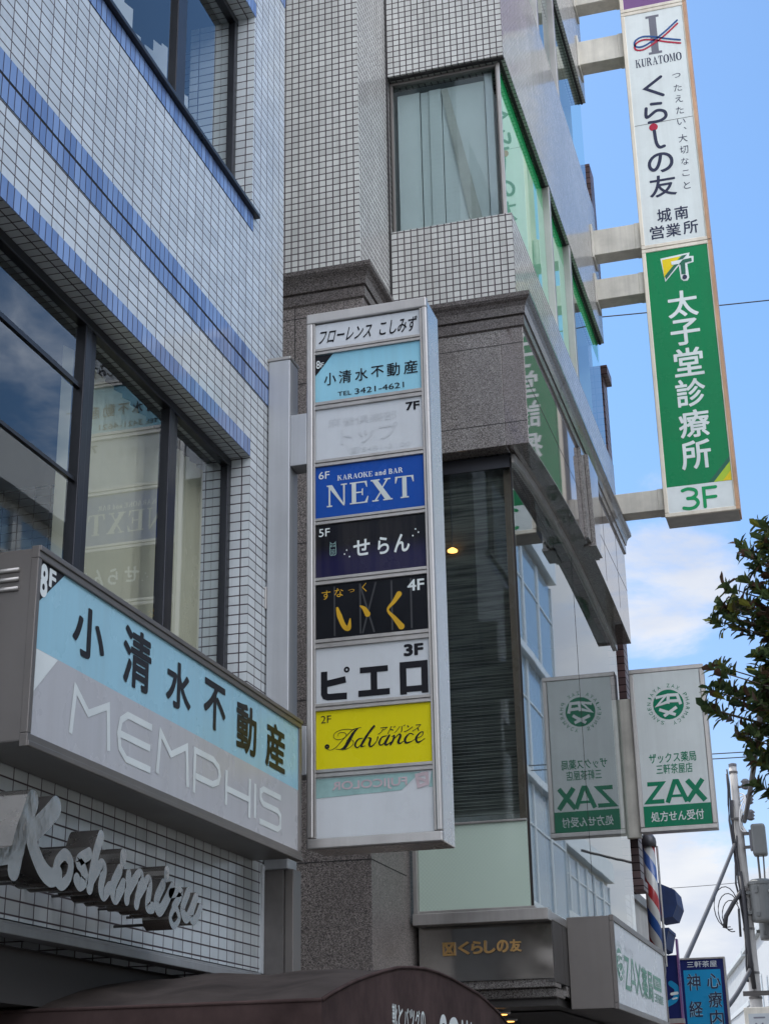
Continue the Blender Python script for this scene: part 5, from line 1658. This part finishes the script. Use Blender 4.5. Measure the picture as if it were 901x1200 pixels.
can(PXX + .36, PYY - .12, 5.30, .255, .86, 'larger grey transformer can directly beneath the switch cabinet')
can(PXX + .42, PYY + .5, 4.97, .22, .80, 'smaller darker transformer can half hidden below the larger one')
pc = thing('small_sign', 'small grey sign box in the bottom right corner', 'sign', (-1.75, 30, 1.5))
MB().box(-1.975, -1.3, 30.0, 30.14, 2.2, 3.21).build('housing', 'arm_cream', pc, bevel=.01)
MB().box(-1.90, -1.34, 29.99, 29.998, 2.25, 3.10).build('face_panel', 'facade_panel', pc)
lettering('faded_mark', [('s', [(-1.80, 3.03), (-1.62, 3.03)], .03), ('s', [(-1.78, 2.93), (-1.72, 2.88), (-1.66, 2.93)], .03), ('s', [(-1.76, 2.82), (-1.70, 2.80), (-1.66, 2.82)], .03)], 'F', 29.99, 'ink_grey', pc)
MB().tube([(-1.6, 30.07, 0), (-1.6, 30.07, 2.2)], .04, 10).build('post', 'steel_post', pc)

# ------------------------------------------------------------------ overhead cables


def cable(label, a, b, r, sag=0.0, mat='cable_black'):
    a, b = Vector(a), Vector(b)
    pts = [a.lerp(b, t / 16) - Vector((0, 0, sag * 4 * (t / 16) * (1 - t / 16))) for t in range(17)]
    o = MB().tube(pts, r, 6).build('overhead_cable', mat, origin=tuple(a), smooth=True)
    tag(o, label, 'cable', 'overhead cables')


cable('single thin cable crossing the sky behind the green clinic light box', (-6, 25, 15.1), (8, 25, 14.5), .011, .12)
cable('upper cable of the close pair right of the white pharmacy sign', (-9, 60, 14.25), (10, 60, 14.3), .022, .2)
cable('lower cable of the close pair right of the white pharmacy sign', (-9, 60, 14.06), (10, 60, 14.1), .022, .2)
cable('faint thin cable crossing the sky left of the large transformer', (-9, 60, 9.2), (-3.45, 60, 9.25), .012, .05)
cable('thick cable sloping down left from the utility pole to the clinic sign', (PXX - .12, PYY - .15, 7.0), (-2.60, 24, 3.15), .045, .05)
cable('thick cable rising right from the utility pole behind the tree leaves', (PXX + .15, PYY - .15, 7.5), (-0.72, 22, 7.2), .05, .12)
cable('black cable sagging left from the pole behind the blue clinic sign', (PXX - .05, PYY - .16, 4.3), (-2.7, 30, 2.9), .05, .15)
cable('cable running right off the pole under the transformer cans', (PXX + .1, PYY - .15, 3.5), (1.0, 33, 4.6), .018, .25)
cable('cable running right off the pole at the top of the large can', (PXX + .6, PYY - .2, 6.2), (1.6, 34, 6.8), .03, .05)

# ------------------------------------------------------------------ far white buildings at the right edge


def slab(name, label, A, B, z1, mats, loc):
    """a block whose seen face runs from A to B (plan), with window slits and panel joints"""
    t = thing(name, label, 'building', loc)
    a, b = Vector((*A, 0)), Vector((*B, 0))
    d = (b - a).normalized()
    n = Vector((-d.y, d.x, 0))          # towards the inside
    if n.x < 0:
        n = -n
    MB().prism([a, b, b + n * 3.5, a + n * 3.5], (0, 0, z1)).build('wall', mats[0], t)
    e = d * .25
    MB().prism([a - e - n * .15 + Vector((0, 0, z1)), b - n * .15 + Vector((0, 0, z1)), b + n * 3.5 + Vector((0, 0, z1)), a - e + n * 3.5 + Vector((0, 0, z1))], (0, 0, .18)).build('roof_edge', mats[1], t)
    return t, a, d, n


t, a, d, n = slab('far_building', 'pale panelled building far behind the utility pole, left of the white one', (-5.9, 76.0), (-3.70, 60.0), 6.62, ('far_white', 'facade_frame'), (-4.3, 60, 0))
jm = MB()
L_ = 16.1
for k in range(1, 24):
    p = a + d * (k * .67) - n * .012
    jm.prism([p, p + d * .04, p + d * .04 + n * .02, p + n * .02], (0, 0, 6.6))
for z in (2.6, 4.9):
    p = a - n * .05 + Vector((0, 0, z))
    jm.prism([p, p + d * L_, p + d * L_ + n * .06, p + n * .06], (0, 0, .16))
jm.build('panel_joint', 'facade_frame', t)
t, a, d, n = slab('far_building', 'tall white building at the right edge with narrow dark window slits', (-3.62, 59.5), (-1.95, 46.7), 6.65, ('far_white', 'facade_panel'), (-2.7, 50, 0))
for k, z in ((1.9, 4.0), (3.6, 4.2), (5.6, 4.4), (7.8, 4.2), (10, 4.2), (12, 4.2)):
    p = a + d * k - n * .02 + Vector((0, 0, z))
    w = MB().prism([p, p + d * .42, p + d * .42 + n * .1, p + n * .1], (0, 0, 1.1)).build('window', 'facade_panel', t)
    p = p + d * .05 - n * .008 + Vector((0, 0, .05))
    MB().prism([p, p + d * .32, p + d * .32 + n * .1, p + n * .1], (0, 0, 1.0)).build('pane', 'facade_glass_sky', w)
MB().prism([a + d * 4 + Vector((0, 0, 6.83)), a + d * 12.8 + Vector((0, 0, 6.83)), a + d * 12.8 + n * 3.4 + Vector((0, 0, 6.83)), a + d * 4 + n * 3.4 + Vector((0, 0, 6.83))], (0, 0, 1.2)).build('roof_block', 'far_white', t)

# ------------------------------------------------------------------ buildings on the other side of the street: seen here only mirrored in the glass


def facade(name, label, x, y0, y1, z1, bay, fl, wall, frame, paneb, rnd_end=False):
    t = thing(name, label, 'building', (x, y0, 0))
    MB().box(x + .25, x + 4.2, y0, y1, 0, z1).build('wall', wall, t)
    MB().box(x - .15, x + 4.3, y0 - .1, y1 + .1, z1, z1 + 1.0).build('roof_edge', frame, t)
    f = MB()
    nb = max(1, round((y1 - y0) / bay))
    bw = (y1 - y0) / nb
    z = 3.6
    cnt = 0
    while z + fl <= z1 + .01:
        f.box(x - .1, x + .26, y0, y1, z - .22, z + .10)
        for k in range(nb):
            w = MB().box(x + .10, x + .26, y0 + k * bw + .02, y0 + k * bw + .17, z + .101, z + fl - .221).box(x + .10, x + .26, y0 + (k + 1) * bw - .17, y0 + (k + 1) * bw - .02, z + .101, z + fl - .221)
            w.box(x + .12, x + .26, y0 + k * bw + .17, y0 + (k + 1) * bw - .17, z + fl * .62, z + fl * .62 + .07)
            wo = w.build('window', frame, t)
            MB().box(x + .16, x + .2, y0 + k * bw + .16, y0 + (k + 1) * bw - .16, z + .102, z + fl - .222).build('pane', paneb, wo)
            cnt += 1
        z += fl
    f.build('floor_band', frame, t)
    return t


facade('office_building', 'glass office with pale frames across the street, mirrored in the street glass', 7.6, 44, 68.5, 24.4, 3.5, 5.2, 'facade_panel', 'facade_frame', 'facade_glass_sky')
facade('office_building', 'lower pale building across the street, mirrored below the pharmacy sign', 8.0, 69, 84, 12.6, 2.4, 3.0, 'far_pale', 'facade_frame', 'facade_glass_sky')
facade('shop_building', 'low pale building across the street, mirrored in the left strip window', 8.2, 12, 36, 12.4, 3.0, 2.9, 'far_pale', 'far_white', 'facade_glass_sky')
facade('shop_building', 'cream building across the street behind the camera', 8.2, -14, 10.5, 9.6, 3.0, 3.0, 'far_pale', 'far_white', 'facade_glass_sky')

# ------------------------------------------------------------------ street tree at the right edge
tt = thing('street_tree', 'evergreen street tree with dark glossy leaves reaching in from the right edge', 'tree', (0.62, 8.0, 0))
base = Vector((0.62, 8.0, 0))
tips = [(-.40, 7.9, 4.12), (-.50, 8.0, 3.98), (-.30, 7.9, 4.33), (-.20, 8.1, 4.50), (-.24, 7.8, 4.22), (-.12, 7.9, 4.36), (-.34, 8.05, 4.08), (-.28, 7.85, 3.98), (-.17, 8.1, 4.08), (-.10, 7.8, 4.16), (-.22, 7.95, 3.90), (-.13, 8.05, 3.86), (-.06, 7.9, 3.98),
        (-.42, 7.95, 3.98), (-.36, 8.1, 3.94), (-.05, 8.0, 4.24), (-.04, 7.9, 4.45), (-.08, 8.1, 3.82), (-.11, 7.95, 3.72), (-.22, 7.95, 3.62), (-.10, 8.1, 3.60), (-.29, 8.0, 3.55), (-.16, 7.8, 3.50),
        (-.54, 8.0, 3.60), (-.50, 7.9, 3.68), (-.44, 8.1, 3.62), (-.56, 8.05, 3.52), (-.40, 8.0, 3.52), (-.30, 7.9, 3.44), (-.38, 8.05, 3.40), (-.42, 7.9, 3.34), (-.33, 8.1, 3.30), (-.24, 7.9, 3.38), (-.26, 8.0, 3.26), (-.17, 8.1, 3.38), (-.12, 7.9, 3.30),
        (-.34, 7.95, 3.20), (-.27, 8.05, 3.13), (-.20, 7.95, 3.18), (-.14, 8.1, 3.10), (-.33, 8.0, 3.08), (-.24, 7.9, 3.02), (-.08, 8.0, 3.20), (-.05, 7.9, 3.42), (-.05, 8.1, 3.56)]
for k in range(30):
    tips.append((rnd.uniform(-.30, .02), rnd.uniform(7.7, 8.3), rnd.uniform(3.0, 3.75)))
for k in range(20):
    tips.append((rnd.uniform(-.24, .04), rnd.uniform(7.7, 8.3), rnd.uniform(3.8, 4.45)))
for k in range(260):
    q = rnd.uniform(0, 2 * math.pi)
    rr = 1.0 * math.sqrt(rnd.uniform(.25, 1))
    zz = rnd.uniform(-1, 1)
    p = Vector((.72 + rr * .80 * math.cos(q) * math.sqrt(1 - .6 * zz * zz), 8.0 + rr * .85 * math.sin(q) * math.sqrt(1 - .6 * zz * zz), 3.95 + zz * 1.05))
    if p.x > -.04:
        tips.append(tuple(p))
tk = MB()
tk.tube(smooth_path([(0.62, 8.0, 0), (0.60, 8.02, 1.2), (0.64, 7.98, 2.4), (0.68, 8.0, 3.4), (0.72, 8.02, 4.4)], 5), [.11, .095, .085, .07, .035], 10)
tk.build('trunk', 'bark', tt, smooth=True)
more = []
for (x, y, z) in tips:
    for k in range(1):
        more.append((x + rnd.uniform(-.03, .10), y + rnd.uniform(-.10, .10), z + rnd.uniform(-.08, .06)))
tips = tips + more
tw = MB()
lf = MB()


def add_leaf(p, d, up, L, w):
    d = d.normalized()
    s = d.cross(up)
    if s.length < 1e-3:
        s = Vector((1, 0, 0))
    s.normalize()
    n = s.cross(d).normalized()
    droop = rnd.uniform(.05, .22)
    c = [p, p + d * L * .38 + n * L * .03, p + d * L * .74 - n * L * droop * .35, p + d * L - n * L * droop]
    f = .16 * w
    vs = [c[0], c[1] + s * w * .40 + n * f, c[2] + s * w * .50 + n * f * .8, c[3], c[2] - s * w * .50 + n * f * .8, c[1] - s * w * .40 + n * f, c[1], c[2]]
    lf.add(vs, [(0, 6, 1), (1, 6, 7, 2), (2, 7, 3), (0, 5, 6), (5, 4, 7, 6), (4, 3, 7)])


for (x, y, z) in tips:
    p = Vector((x, y, z))
    core = Vector((.68, 8.0, max(2.5, min(4.3, z - .35))))
    mid = p.lerp(core, .35) + Vector((0, 0, -.04))
    tw.tube(smooth_path([core, p.lerp(core, .65) + Vector((rnd.uniform(-.04, .04), rnd.uniform(-.04, .04), -.02)), mid, p], 3), [.018, .010, .005, .003], 5)
    ax = (p - mid).normalized() + Vector((0, 0, .35))
    ax.normalize()
    for k in range(rnd.randint(14, 20)):
        q = k * 2.4 + rnd.uniform(-.3, .3)
        e = rnd.uniform(.2, 1.75)
        s1 = ax.cross(Vector((.3, .2, 1))).normalized()
        s2 = ax.cross(s1)
        d = ax * math.cos(e) + (s1 * math.cos(q) + s2 * math.sin(q)) * math.sin(e)
        back = rnd.uniform(-.01, .10)
        add_leaf(p - ax * back, d + Vector((0, 0, .1)), ax, rnd.uniform(.060, .100), rnd.uniform(.030, .046))
tw.build('limbs', 'bark', tt, smooth=True)
lf.build('crown', 'leaf', tt)
